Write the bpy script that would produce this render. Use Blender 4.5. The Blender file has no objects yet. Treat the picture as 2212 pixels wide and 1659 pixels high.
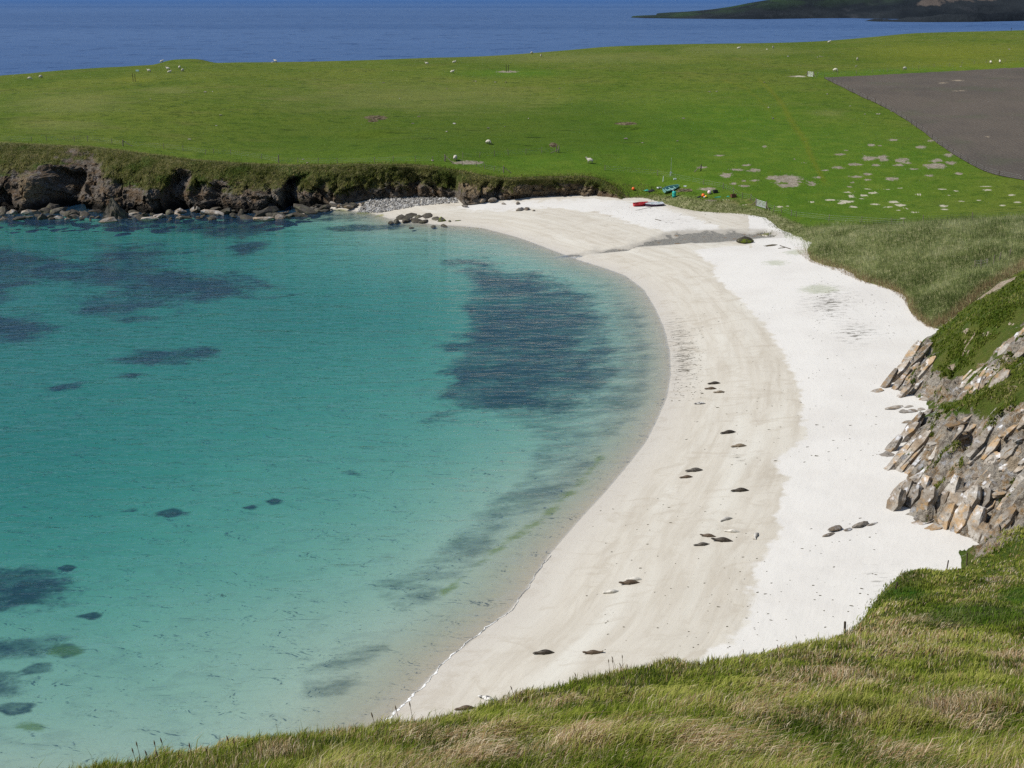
import bpy, bmesh, math, random
import numpy as np
from mathutils import Vector, Matrix, Euler

rng = np.random.default_rng(7)
random.seed(7)
scene = bpy.context.scene
COL = scene.collection

# ------------------------------------------------------------------ camera, light, exposure
F, CX, CY, YH, CAMZ = 2650.0, 1106.0, 829.5, -29.0, 40.0     # measured on a 2212 x 1659 view of the photograph
TH = math.atan((CY - YH) / F)
CT, ST = math.cos(TH), math.sin(TH)
cam_d = bpy.data.cameras.new('camera')
cam = bpy.data.objects.new('camera', cam_d)
COL.objects.link(cam)
cam.location = (0, 0, CAMZ)
cam.rotation_euler = (math.pi / 2 - TH, 0, 0)
cam_d.sensor_width = 36.0
cam_d.lens = 36.0 * F / 2212.0
cam_d.clip_start = 0.5
cam_d.clip_end = 90000
scene.camera = cam

SUN = Vector((-0.66, -0.09, 0.745)).normalized()
world = bpy.data.worlds.new('World')
scene.world = world
world.use_nodes = True
wnt = world.node_tree
wnt.nodes.clear()
sky = wnt.nodes.new('ShaderNodeTexSky')
sky.sky_type = 'NISHITA'
sky.sun_disc = False
sky.sun_elevation = math.asin(SUN.z)
sky.sun_rotation = math.atan2(SUN.x, SUN.y)
sky.air_density = 1.0
sky.dust_density = 0.3
sky.ozone_density = 2.0
bg = wnt.nodes.new('ShaderNodeBackground')
bg.inputs['Strength'].default_value = 0.085
wo = wnt.nodes.new('ShaderNodeOutputWorld')
wnt.links.new(sky.outputs[0], bg.inputs[0])
wnt.links.new(bg.outputs[0], wo.inputs[0])
sd = bpy.data.lights.new('sun', 'SUN')
sd.energy = 4.6
sd.angle = math.radians(0.53)
sd.color = (1.0, 0.955, 0.88)
sun = bpy.data.objects.new('sun', sd)
COL.objects.link(sun)
sun.rotation_euler = SUN.to_track_quat('Z', 'Y').to_euler()
sun.location = (-200, 0, 250)
vs = scene.view_settings
vs.view_transform = 'Standard'
vs.look = 'None'
vs.exposure = 0.12
vs.gamma = 1.0
vs.use_curve_mapping = False
scene.cycles.max_bounces = 6
scene.cycles.transparent_max_bounces = 12
scene.cycles.volume_bounces = 0
scene.cycles.use_adaptive_sampling = True
scene.cycles.adaptive_threshold = 0.012
scene.cycles.adaptive_min_samples = 24
scene.cycles.caustics_reflective = False
scene.cycles.caustics_refractive = False
try:
    scene.cycles.use_denoising = False
except Exception:
    pass

# ------------------------------------------------------------------ pixel <-> world (to set things out on the ground)
def ray(x, y):
    x = np.asarray(x, float); y = np.asarray(y, float)
    a = (x - CX) / F; b = (y - CY) / F
    return np.stack([a, CT - b * ST, -ST - b * CT], -1)

def P(x, y, z):
    d = ray(x, y)
    t = (np.asarray(z, float) - CAMZ) / d[..., 2]
    return np.array([0, 0, CAMZ]) + d * t[..., None]

def PD(x, y, zc):
    return np.array([0, 0, CAMZ]) + ray(x, y) * np.asarray(zc, float)[..., None]

def proj(p):
    p = np.asarray(p, float)
    X, Y, Z = p[..., 0], p[..., 1], p[..., 2] - CAMZ
    zc = np.maximum(Y * CT - Z * ST, 0.1)
    yu = Y * ST + Z * CT
    return CX + F * X / zc, CY - F * yu / zc, zc

# ------------------------------------------------------------------ numpy noise
def _h(ix, iy, iz, seed):
    h = (ix.astype(np.int64) * 374761393 + iy.astype(np.int64) * 668265263 + iz.astype(np.int64) * 2147483647 + seed * 1274126177) & 0xFFFFFFFF
    h = ((h ^ (h >> 13)) * 1274126177) & 0xFFFFFFFF
    h = h ^ (h >> 16)
    h = (h * 2246822519) & 0xFFFFFFFF
    h = h ^ (h >> 15)
    return h.astype(np.float64) / 4294967295.0

def vn(x, y, z=0.0, seed=0):
    x, y, z = np.broadcast_arrays(np.asarray(x, float), np.asarray(y, float), np.asarray(z, float))
    xi, yi, zi = np.floor(x), np.floor(y), np.floor(z)
    fx, fy, fz = x - xi, y - yi, z - zi
    fx = fx * fx * (3 - 2 * fx); fy = fy * fy * (3 - 2 * fy); fz = fz * fz * (3 - 2 * fz)
    def g(a, b, c): return _h(xi + a, yi + b, zi + c, seed)
    x00 = g(0, 0, 0) * (1 - fx) + g(1, 0, 0) * fx
    x10 = g(0, 1, 0) * (1 - fx) + g(1, 1, 0) * fx
    x01 = g(0, 0, 1) * (1 - fx) + g(1, 0, 1) * fx
    x11 = g(0, 1, 1) * (1 - fx) + g(1, 1, 1) * fx
    a = x00 * (1 - fy) + x10 * fy
    b = x01 * (1 - fy) + x11 * fy
    return (a * (1 - fz) + b * fz) * 2 - 1

def fbm(x, y, z=0.0, o=4, seed=0, gain=0.5):
    s = 0; a = 1.0; t = 0; f = 1.0
    for i in range(o):
        s = s + a * vn(np.asarray(x) * f + 17.3 * i, np.asarray(y) * f - 9.1 * i, np.asarray(z) * f, seed + i)
        t += a; a *= gain; f *= 2.03
    return s / t

def ridged(x, y, z=0.0, o=4, seed=0):
    s = 0; a = 1.0; t = 0; f = 1.0
    for i in range(o):
        s = s + a * (1 - np.abs(vn(np.asarray(x) * f + 7.7 * i, np.asarray(y) * f, np.asarray(z) * f, seed + i)))
        t += a; a *= 0.5; f *= 2.1
    return s / t

def facet(x, y, seed=0, tilt=0.9):
    """broken rock: every Voronoi cell is one tilted flat face"""
    x, y = np.broadcast_arrays(np.asarray(x, float), np.asarray(y, float))
    xi, yi = np.floor(x), np.floor(y)
    best = np.full(x.shape, 1e9); val = np.zeros(x.shape)
    zz = np.zeros_like(xi)
    for dx in (-1, 0, 1):
        for dy in (-1, 0, 1):
            cx, cy = xi + dx, yi + dy
            px = cx + _h(cx, cy, zz, seed); py = cy + _h(cx, cy, zz, seed + 1)
            ex, ey = x - px, y - py
            d = ex * ex + ey * ey
            gx_, gy_ = _h(cx, cy, zz, seed + 2) * 2 - 1, _h(cx, cy, zz, seed + 3) * 2 - 1
            v = (_h(cx, cy, zz, seed + 4) * 2 - 1) * 0.6 + tilt * (gx_ * ex + gy_ * ey)
            m = d < best
            val = np.where(m, v, val); best = np.where(m, d, best)
    return val

def sstep(a, b, x):
    t = np.clip((x - a) / (b - a), 0, 1)
    return t * t * (3 - 2 * t)

class RBF:
    def __init__(self, pts, c=2.0, smooth=0.0):
        pts = np.asarray(pts, float)
        self.p = pts[:, :2]; self.c = c
        n = len(pts)
        d = np.sqrt(((self.p[:, None] - self.p[None]) ** 2).sum(-1) + c * c)
        A = np.zeros((n + 3, n + 3))
        A[:n, :n] = -d + np.eye(n) * smooth
        A[:n, n] = 1; A[:n, n + 1:] = self.p / 100.0
        A[n:, :n] = A[:n, n:].T
        self.w = np.linalg.solve(A, np.concatenate([pts[:, 2], np.zeros(3)]))
    def __call__(self, X, Y):
        X = np.asarray(X, float); Y = np.asarray(Y, float)
        out = self.w[-3] + self.w[-2] * X / 100 + self.w[-1] * Y / 100
        for i, (a, b) in enumerate(self.p):
            out = out - self.w[i] * np.sqrt((X - a) ** 2 + (Y - b) ** 2 + self.c ** 2)
        return out

def seg_dist(X, Y, line):
    """distance to a polyline and the arc length of the nearest point; sign > 0 to the right of the walking direction"""
    best = np.full(X.shape, 1e18); arc = np.zeros(X.shape); sign = np.ones(X.shape)
    s0 = 0.0
    for (ax, ay), (bx, by) in zip(line[:-1], line[1:]):
        dx, dy = bx - ax, by - ay
        L = math.hypot(dx, dy)
        t = np.clip(((X - ax) * dx + (Y - ay) * dy) / (L * L), 0, 1)
        ex, ey = X - ax - t * dx, Y - ay - t * dy
        d2 = ex * ex + ey * ey
        m = d2 < best - 1e-9
        best = np.where(m, d2, best)
        arc = np.where(m, s0 + t * L, arc)
        cr = (X - ax) * dy - (Y - ay) * dx
        sign = np.where(m, np.where(cr >= 0, 1.0, -1.0), sign)
        s0 += L
    return np.sqrt(best), arc, sign

def in_poly(px, py, poly):
    inside = np.zeros(np.shape(px), bool)
    n = len(poly)
    for i in range(n):
        x1, y1 = poly[i]; x2, y2 = poly[(i + 1) % n]
        c = (y1 > py) != (y2 > py)
        with np.errstate(divide='ignore', invalid='ignore'):
            xs = (x2 - x1) * (py - y1) / (y2 - y1 + 1e-12) + x1
        inside ^= c & (px < xs)
    return inside

def sdf_poly(px, py, poly):
    """signed distance, positive inside"""
    d, _, _ = seg_dist(px, py, list(poly) + [poly[0]])
    return np.where(in_poly(px, py, poly), d, -d)

def ells(px, py, lst):
    out = np.full(np.shape(px), -3.0)
    for cx, cy, rx, ry in lst:
        out = np.maximum(out, 1 - np.sqrt(((px - cx) / rx) ** 2 + ((py - cy) / ry) ** 2))
    return out

# ------------------------------------------------------------------ mesh and object helpers
def obj(name, me, mat=None, parent=None, **props):
    o = bpy.data.objects.new(name, me)
    COL.objects.link(o)
    if mat is not None and me is not None and len(me.materials) == 0:
        me.materials.append(mat)
    if parent is not None:
        o.parent = parent
    for k, v in props.items():
        o[k] = v
    return o

def empty(name, loc=(0, 0, 0), rz=0.0, **props):
    o = bpy.data.objects.new(name, None)
    COL.objects.link(o)
    o.location = loc
    o.rotation_euler = (0, 0, rz)
    o.empty_display_size = 0.2
    for k, v in props.items():
        o[k] = v
    return o

def copy_tree(o, parent=None):
    c = o.copy()
    COL.objects.link(c)
    c.parent = parent
    for ch in list(o.children):
        copy_tree(ch, c)
    return c

def mesh_np(name, verts, faces, smooth=True, attrs=None, mat=None):
    """verts (n,3); faces (m,3) or (m,4); attrs {name: (n,) floats or (n,3) colours}"""
    verts = np.ascontiguousarray(verts, np.float32)
    faces = np.ascontiguousarray(faces, np.int32)
    me = bpy.data.meshes.new(name)
    k = faces.shape[1]
    me.vertices.add(len(verts)); me.vertices.foreach_set('co', verts.ravel())
    me.loops.add(faces.size); me.loops.foreach_set('vertex_index', faces.ravel())
    me.polygons.add(len(faces))
    me.polygons.foreach_set('loop_start', np.arange(0, faces.size, k, dtype=np.int32))
    me.polygons.foreach_set('use_smooth', np.full(len(faces), smooth))
    me.update(calc_edges=True)
    for an, av in (attrs or {}).items():
        av = np.asarray(av, np.float32)
        if av.ndim == 1:
            a = me.attributes.new(an, 'FLOAT', 'POINT'); a.data.foreach_set('value', av)
        else:
            a = me.attributes.new(an, 'FLOAT_COLOR', 'POINT')
            a.data.foreach_set('color', np.concatenate([av, np.ones((len(av), 1), np.float32)], 1).ravel())
    if mat is not None:
        me.materials.append(mat)
    return me

def grid_faces(nr, nc, keep=None):
    i = np.arange(nr - 1)[:, None] * nc + np.arange(nc - 1)[None]
    q = np.stack([i, i + 1, i + nc + 1, i + nc], -1).reshape(-1, 4)
    if keep is not None:
        q = q[keep.reshape(-1)]
    return q

def bm_mesh(name, bm, mat=None, smooth=False):
    me = bpy.data.meshes.new(name)
    bm.normal_update()
    bm.to_mesh(me); bm.free()
    if smooth:
        me.polygons.foreach_set('use_smooth', np.ones(len(me.polygons), bool))
    if mat is not None:
        me.materials.append(mat)
    return me

def bm_box(bm, cx, cy, cz, sx, sy, sz, mtx=None):
    r = bmesh.ops.create_cube(bm, size=1.0)
    m = Matrix.Translation((cx, cy, cz)) @ Matrix.Diagonal((sx, sy, sz, 1))
    bmesh.ops.transform(bm, matrix=(mtx @ m) if mtx else m, verts=r['verts'])
    return r['verts']

def bm_tube(bm, a, b, r0, r1=None, n=6):
    a = Vector(a); b = Vector(b); r1 = r0 if r1 is None else r1
    q = (b - a).to_track_quat('Z', 'Y').to_matrix()
    va, vb = [], []
    for i in range(n):
        c = Vector((math.cos(2 * math.pi * i / n), math.sin(2 * math.pi * i / n), 0))
        va.append(bm.verts.new(a + q @ (c * r0))); vb.append(bm.verts.new(b + q @ (c * r1)))
    for i in range(n):
        bm.faces.new((va[i], va[(i + 1) % n], vb[(i + 1) % n], vb[i]))
    bm.faces.new(va[::-1]); bm.faces.new(vb)

# ------------------------------------------------------------------ material helpers
class NT:
    def __init__(self, name):
        self.m = bpy.data.materials.new(name)
        self.m.use_nodes = True
        self.t = self.m.node_tree
        self.t.nodes.clear()
        self.out = self.n('ShaderNodeOutputMaterial')
        self.pos = self.n('ShaderNodeNewGeometry').outputs['Position']
    def n(self, typ, **kw):
        nd = self.t.nodes.new(typ)
        for k, v in kw.items():
            setattr(nd, k, v)
        return nd
    def put(self, sock, v):
        if isinstance(v, bpy.types.NodeSocket):
            self.t.links.new(v, sock)
        elif isinstance(v, tuple) and len(v) == 3 and sock.type == 'RGBA':
            sock.default_value = (*v, 1)
        else:
            sock.default_value = v
    def math(self, op, a, b=0.0, c=None, clamp=False):
        nd = self.n('ShaderNodeMath', operation=op, use_clamp=clamp)
        self.put(nd.inputs[0], a); self.put(nd.inputs[1], b)
        if c is not None: self.put(nd.inputs[2], c)
        return nd.outputs[0]
    def mix(self, f, a, b):
        nd = self.n('ShaderNodeMix', data_type='RGBA')
        self.put(nd.inputs[0], f); self.put(nd.inputs[6], a); self.put(nd.inputs[7], b)
        return nd.outputs[2]
    def mul(self, a, b, f=1.0):
        nd = self.n('ShaderNodeMix', data_type='RGBA', blend_type='MULTIPLY')
        self.put(nd.inputs[0], f); self.put(nd.inputs[6], a); self.put(nd.inputs[7], b)
        return nd.outputs[2]
    def vec(self, v, scale):
        nd = self.n('ShaderNodeVectorMath', operation='MULTIPLY')
        self.put(nd.inputs[0], v); nd.inputs[1].default_value = scale
        return nd.outputs[0]
    def noise(self, scale, detail=4, rough=0.55, v=None, dist=0.0):
        nd = self.n('ShaderNodeTexNoise')
        self.put(nd.inputs['Vector'], self.pos if v is None else v)
        nd.inputs['Scale'].default_value = scale; nd.inputs['Detail'].default_value = detail
        nd.inputs['Roughness'].default_value = rough; nd.inputs['Distortion'].default_value = dist
        return nd.outputs['Fac']
    def voro(self, scale, v=None, feature='F1', out='Distance'):
        nd = self.n('ShaderNodeTexVoronoi', feature=feature)
        self.put(nd.inputs['Vector'], self.pos if v is None else v)
        nd.inputs['Scale'].default_value = scale
        return nd.outputs[out]
    def ss(self, x, a, b, to0=0.0, to1=1.0):
        nd = self.n('ShaderNodeMapRange', interpolation_type='SMOOTHSTEP')
        self.put(nd.inputs[0], x); self.put(nd.inputs[1], a); self.put(nd.inputs[2], b)
        self.put(nd.inputs[3], to0); self.put(nd.inputs[4], to1)
        return nd.outputs[0]
    def attr(self, name, out='Fac'):
        nd = self.n('ShaderNodeAttribute', attribute_name=name)
        return nd.outputs[out]
    def bump(self, h, strength=0.5, dist=0.1, normal=None):
        nd = self.n('ShaderNodeBump')
        nd.inputs['Strength'].default_value = strength; nd.inputs['Distance'].default_value = dist
        self.put(nd.inputs['Height'], h)
        if normal is not None: self.put(nd.inputs['Normal'], normal)
        return nd.outputs[0]
    def comb(self, x, y, z=0.0):
        nd = self.n('ShaderNodeCombineXYZ')
        self.put(nd.inputs[0], x); self.put(nd.inputs[1], y); self.put(nd.inputs[2], z)
        return nd.outputs[0]
    def sep(self, v):
        nd = self.n('ShaderNodeSeparateXYZ'); self.put(nd.inputs[0], v)
        return nd.outputs
    def pbr(self, color, rough=0.9, normal=None, spec=0.2, **kw):
        nd = self.n('ShaderNodeBsdfPrincipled')
        self.put(nd.inputs['Base Color'], color); self.put(nd.inputs['Roughness'], rough)
        self.put(nd.inputs['Specular IOR Level'], spec)
        if normal is not None: self.put(nd.inputs['Normal'], normal)
        for k, v in kw.items():
            self.put(nd.inputs[k], v)
        self.t.links.new(nd.outputs[0], self.out.inputs['Surface'])
        return self.m

# ================================================================== TERRAIN SHAPES
# ---- the shoreline, from the far left under the cliff round the bay to the foot of the near slope
SHORE_PX = [(-900, 430), (-400, 430), (0, 430), (120, 428), (280, 430), (420, 432), (560, 438), (640, 444), (720, 452), (800, 460), (860, 478),
            (960, 486), (1040, 492), (1120, 513), (1200, 543), (1250, 562), (1300, 577), (1350, 595), (1390, 625), (1415, 665), (1435, 710),
            (1447, 760), (1449, 810), (1440, 860), (1418, 910), (1395, 955), (1360, 1000), (1310, 1060), (1250, 1125), (1185, 1200), (1140, 1270),
            (1100, 1320), (1030, 1375), (960, 1430), (900, 1495), (850, 1540), (790, 1600), (650, 1720), (400, 1800), (-100, 1820), (-900, 1850)]
SHORE = [tuple(q[:2]) for q in P(*np.array(SHORE_PX, float).T, 0.0)]
# depth of the bay away from the shore, set out as points (view x, y, depth)
DRY_PX = [(1425, 520), (1500, 545), (1545, 575), (1540, 590), (1558, 610), (1608, 653), (1641, 686), (1668, 730), (1695, 770), (1721, 820), (1730, 853), (1731, 920), (1735, 953),
          (1690, 975), (1676, 990), (1681, 1013), (1698, 1033), (1695, 1073), (1681, 1106), (1675, 1139), (1671, 1173), (1641, 1216), (1615, 1249), (1621, 1306),
          (1615, 1346), (1585, 1379), (1548, 1406), (1490, 1436), (1400, 1500), (1200, 1600)]

NBU, NBY = 580, 380
bu = np.linspace(-1.15, 0.72, NBU)
bY = 1.0 / np.linspace(1 / 38.0, 1 / 285.0, NBY)
BU, BYY = np.meshgrid(bu, bY)
BX = BU * BYY
dsh, tsh, sg = seg_dist(BX, BYY, SHORE)
DSH = dsh * -sg           # walking left-to-right round the bay the land lies on the left hand
if DSH[5, -1] < 0: DSH = -DSH
land_up = np.where(DSH < 9, 0.10 * DSH, 0.9 + 1.9 * (1 - np.exp(-(np.maximum(DSH, 9) - 9) / 22.0)))
dep = 3.5 * (1 - np.exp(-np.maximum(-DSH, 0) / 22.0))
# the near left corner and the far side stay a little shallower
spx, spy, _ = proj(np.stack([BX, BYY, np.full_like(BX, -1.5)], -1))
dep *= 1 - 0.08 * np.exp(-(((spx - 500) / 420) ** 2 + ((spy - 1560) / 260) ** 2))
dep *= 1 + 0.30 * np.exp(-(((spx - 60) / 420) ** 2 + ((spy - 1000) / 220) ** 2))
dep *= 1 - 0.35 * np.exp(-(((spx - 900) / 260) ** 2 + ((spy - 540) / 60) ** 2))
BZ = np.where(DSH > 0, land_up, -dep)
BZ += 0.05 * fbm(BX * 0.15, BYY * 0.15, 0, 3, 3) * sstep(0.5, 4, np.abs(DSH))
BZ += 0.20 * fbm(BX * 0.07, BYY * 0.07, 0, 3, 5) * sstep(3, 20, -DSH)
# berm at the dry edge, trampled hollows on the dry sand
BZ += 0.035 * fbm(BX * 0.9, BYY * 0.9, 0, 3, 8) * sstep(11, 14, DSH)
# the little stream cuts a shallow channel to the sea
STREAM_PX = [(1640, 522), (1560, 522), (1480, 522), (1420, 530), (1330, 536), (1250, 541), (1180, 545)]
STREAM = [tuple(q[:2]) for q in P(*np.array(STREAM_PX, float).T, 0.8)]
dst, ast, _ = seg_dist(BX, BYY, STREAM)
swid = np.interp(ast, [0, 6, 11, 16, 22, 40], [2.6, 3.4, 3.6, 2.2, 0.9, 0.5])
BZ = BZ - np.where(DSH > 0, 0.55, 0.0) * sstep(1.25, 0.75, dst / swid) * sstep(0, 4, DSH)

class GridH:
    """height lookup on a (u = X / Y, row) grid"""
    def __init__(self, u, Yrows, Z):
        self.u, self.Y, self.Z = u, Yrows, Z
    def __call__(self, X, Y):
        u = X / np.maximum(Y, 0.1)
        ci = np.interp(u, self.u, np.arange(len(self.u)), left=-9, right=-9)
        ri = np.interp(Y, self.Y, np.arange(len(self.Y)), left=-9, right=-9)
        ok = (ci >= 0) & (ri >= 0)
        c0 = np.clip(ci.astype(int), 0, len(self.u) - 2); r0 = np.clip(ri.astype(int), 0, len(self.Y) - 2)
        fc = ci - c0; fr = ri - r0
        Z = self.Z
        z = (Z[r0, c0] * (1 - fc) + Z[r0, c0 + 1] * fc) * (1 - fr) + (Z[r0 + 1, c0] * (1 - fc) + Z[r0 + 1, c0 + 1] * fc) * fr
        return np.where(ok, z, -99.0)
h_beach = GridH(bu, bY, BZ)

# ---- the grassy isle behind the bay
SKY_PX = [(-400, 185, 400), (0, 164, 410), (130, 152, 415), (340, 139, 420), (600, 135, 425), (900, 127, 435), (1100, 118, 445), (1180, 112, 452), (1300, 102, 470), (1450, 98, 490),
          (1700, 93, 500), (1850, 83, 515), (1950, 74, 530), (2212, 68, 560), (2700, 60, 600)]
FRONT_PX = [(-700, 300, 10.4), (-300, 306, 10.4), (0, 312, 10.2), (120, 318, 9.8), (200, 321, 9.5), (260, 329, 9.1), (330, 338, 8.6), (420, 350, 8.0), (520, 357, 7.3), (640, 361, 6.8), (760, 359, 6.9),
            (900, 361, 7.1), (970, 370, 6.6), (1040, 383, 5.7), (1090, 389, 5.3), (1180, 387, 5.3), (1280, 390, 4.9), (1315, 405, 3.8), (1350, 432, 1.9), (1400, 447, 1.55),
            (1440, 456, 1.5), (1480, 470, 1.45), (1530, 479, 1.4), (1560, 478, 1.5), (1580, 494, 1.45), (1610, 507, 1.4), (1650, 517, 1.4), (1700, 528, 1.5),
            (1722, 548, 1.6), (1751, 571, 1.7), (1808, 587, 1.8), (1868, 614, 1.85), (1928, 632, 1.9), (1955, 655, 1.9), (1975, 691, 1.9), (2008, 713, 1.9), (2060, 725, 1.9), (2300, 735, 2.0), (2600, 740, 2)]
LAND_PX = [(-400, 240, 300), (0, 230, 290), (300, 225, 292), (600, 230, 292), (900, 230, 300), (1200, 215, 315), (1450, 200, 320), (1700, 165, 348), (1950, 125, 400), (2212, 110, 420),
           (0, 285, 259), (300, 290, 258), (600, 300, 262), (900, 300, 258), (900, 340, 241), (1100, 330, 250), (1100, 360, 240), (1300, 300, 262), (1300, 350, 243), (1300, 380, 235.5),
           (1500, 330, 252), (1500, 380, 235), (1500, 430, 222), (1700, 250, 290), (1700, 330, 250), (1700, 400, 228), (1700, 460, 211), (1900, 250, 290), (1900, 340, 246), (1900, 420, 221),
           (1900, 462, 208), (2150, 300, 262), (2150, 400, 225), (2150, 450, 209), (2500, 300, 262), (2500, 440, 210),
           (1800, 500, 192), (1950, 495, 184), (2150, 490, 177), (1850, 540, 178), (1950, 560, 168), (2100, 540, 165), (2050, 620, 150), (2212, 560, 155), (2500, 560, 150)]
lp = [tuple(q) for q in PD(*np.array(SKY_PX, float).T)]
lp += [(q[0] * (1 + 70 / q[1]), q[1] + 70, q[2] - 9.5) for q in lp] + [(q[0] * (1 + 170 / q[1]), q[1] + 170, -6.0) for q in lp]
fr = P(*np.array(FRONT_PX, float).T)
lp += [tuple(q) for q in fr] + [tuple(q) for q in PD(*np.array(LAND_PX, float).T)]
lp += [(-220, 300, 12), (-230, 380, 12), (-220, 250, 11)]
land_rbf = RBF(lp, c=6.0, smooth=0.02)

fu = fr[:, 0] / fr[:, 1]; fY = fr[:, 1]
order = np.argsort(fu); fu, fY = fu[order], fY[order]
NLU, NLV = 680, 380
lu = np.linspace(-0.62, 0.72, NLU)
yf = np.interp(lu, fu, fY) + np.interp(lu, [-0.62, 0.070, 0.085, 0.72], [0.5, 0.5, -0.6, -0.6])
yb = np.interp(lu, [-0.62, -0.2, 0.1, 0.42, 0.72], [580, 585, 640, 720, 760])
tv = np.linspace(0, 1, NLV) ** 0.9
LY = 1.0 / ((1 / yf)[None] * (1 - tv[:, None]) + (1 / yb)[None] * tv[:, None])
LX = lu[None] * LY
LZ = land_rbf(LX, LY)
lpx, lpy, lzc = proj(np.stack([LX, LY, LZ], -1))
# small relief: tussocks, terracettes on the steeper slope, the mound and the low bank on the skyline, diggings
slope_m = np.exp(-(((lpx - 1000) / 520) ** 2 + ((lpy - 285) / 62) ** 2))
LZ += 0.30 * slope_m * fbm(LX * 0.05, LY * 0.42, 0, 3, 11)
LZ += 0.07 * fbm(LX * 0.5, LY * 0.35, 0, 3, 12) * sstep(500, 260, LY)
LZ += 0.8 * fbm(LX * 0.022, LY * 0.03, 0, 4, 13) * sstep(235, 300, LY) * sstep(480, 380, LY)
mx = PD(np.array([400.]), np.array([140.]), np.array([418.]))[0]
LZ += 1.55 * np.exp(-(((LX - mx[0]) / 8.0) ** 4 + ((LY - mx[1]) / 9.0) ** 2))
for (x, y, zc, a, rx, ry) in [(812, 258, 262, 0.9, 4.2, 2.6), (1352, 270, 272, 0.55, 4.0, 1.6), (1195, 315, 255, 0.3, 1.5, 1.2)]:
    q = PD(np.array([float(x)]), np.array([float(y)]), np.array([float(zc)]))[0]
    w = np.exp(-(((LX - q[0]) / rx) ** 2 + ((LY - q[1]) / ry) ** 2))
    LZ += -a * w + 0.7 * a * np.exp(-(((LX - q[0]) / (rx * 1.2)) ** 2 + ((LY - q[1] - ry * 1.7) / (ry * 0.8)) ** 2))
DUNE_PX = [(1700, 522), (1722, 548), (1751, 571), (1808, 587), (1868, 614), (1928, 632), (1955, 655), (1975, 691), (2012, 716), (2060, 690), (2130, 630), (2220, 575),
           (2500, 520), (2500, 440), (2212, 466), (2050, 474), (1900, 484), (1800, 488), (1740, 492), (1690, 505)]
ddune = sdf_poly(lpx, lpy, DUNE_PX)
LZ += sstep(-4, 25, ddune) * (0.55 * fbm(LX * 0.22, LY * 0.16, 0, 4, 21) + 0.25 * fbm(LX * 0.8, LY * 0.6, 0, 3, 22))
lpx, lpy, lzc = proj(np.stack([LX, LY, LZ], -1))

class LandH:
    def __call__(self, X, Y):
        u = X / np.maximum(Y, 0.1)
        ci = np.interp(u, lu, np.arange(NLU), left=-9, right=-9)
        ok = ci >= 0
        c0 = np.clip(ci.astype(int), 0, NLU - 2)
        f = np.clip(ci - c0, 0, 1)
        a = 1 / (yf[c0] * (1 - f) + yf[c0 + 1] * f); b = 1 / (yb[c0] * (1 - f) + yb[c0 + 1] * f)
        t = (1 / np.maximum(Y, 0.1) - a) / (b - a)
        ok &= (t >= 0) & (t <= 1)
        ri = np.clip(t, 0, 1) ** (1 / 0.9) * (NLV - 1)
        r0 = np.clip(ri.astype(int), 0, NLV - 2)
        g = ri - r0
        z = (LZ[r0, c0] * (1 - f) + LZ[r0, c0 + 1] * f) * (1 - g) + (LZ[r0 + 1, c0] * (1 - f) + LZ[r0 + 1, c0 + 1] * f) * g
        return np.where(ok, z, -99.0)
h_land = LandH()

# ---- the hillside: the near slope under the camera and the rocky slope on the right
BROW = [(2088, 1221, 76), (1975, 1270, 69), (1901, 1304, 62), (1873, 1340, 52), (1830, 1372, 44), (1775, 1400, 37), (1608, 1432, 30), (1470, 1450, 26.5), (1404, 1440, 25), (1337, 1472, 23.5), (1204, 1513, 21), (1020, 1560, 19), (804, 1586, 17.5), (683, 1588.8, 16.5), (550, 1624.8, 15.5), (333, 1673.5, 14.5), (167, 1700.0, 14), (-100, 1744.0, 13.5), (-600, 1826.5, 13)]
FOOT = [(2010, 722), (1990, 757), (1952, 802), (1938, 850), (2000, 872), (1988, 910), (1948, 960), (1934, 1020), (1962, 1042), (1938, 1080), (1944, 1117), (2022, 1152), (2097, 1176), (2102, 1206)]
NEARH = [(2212, 1220, 64), (2212, 1320, 48), (2000, 1300, 59), (2080, 1268, 65), (1930, 1325, 54), (2120, 1236, 71), (2150, 1282, 56), (1910, 1345, 46), (2040, 1234, 73), (2212, 1400, 34), (2000, 1385, 38), (2212, 1500, 20), (1900, 1450, 25), (1700, 1500, 19), (2212, 1659, 11), (1700, 1659, 11.2),
         (1200, 1659, 11.8), (1300, 1560, 15.5), (800, 1659, 12.5), (2600, 1300, 45), (2500, 1130, 68)]
hp = [tuple(q) for q in PD(*np.array(BROW[1:] + NEARH, float).T)]
for x, y, zc in BROW[1:]:
    if x < 1790:
        more = [(x, y + 75, zc + 13), (x, y + 165, zc + 33), (x, y + 235, max(zc + 52, 76))]
    else:
        more = [(x, y + 14, zc + 5), (x, y + 70, zc + 17)]
    hp += [tuple(q) for q in PD(*np.array(more, float).T)]
hp += [(0, 0, 38.3), (9, 0, 38.6), (-10, 0, 38), (22, 0, 39), (45, 10, 38.5), (60, 45, 30), (75, 80, 30), (-30, 0, 37), (-60, 5, 34), (-40, 85, -9), (-70, 70, -9), (0, 95, -9), (18, 95, -6), (-40, 50, -3), (-80, 40, 0), (36, 84, 4.5), (48, 92, 14)]
near_rbf = RBF(hp, c=2.2, smooth=0.02)
ft = P(*np.array(FOOT, float).T, 1.5)
FOOTL = [(ft[0][0] + 75, ft[0][1] + 34), (ft[0][0] + 16, ft[0][1] + 9)] + [(q[0], q[1]) for q in ft] + [(31.5, 80), (28, 69), (16, 61), (0, 58), (-60, 45)]
FOOT_AREA = FOOTL + [(-60, -80), (400, -80), (400, FOOTL[0][1] + 90)]

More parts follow.
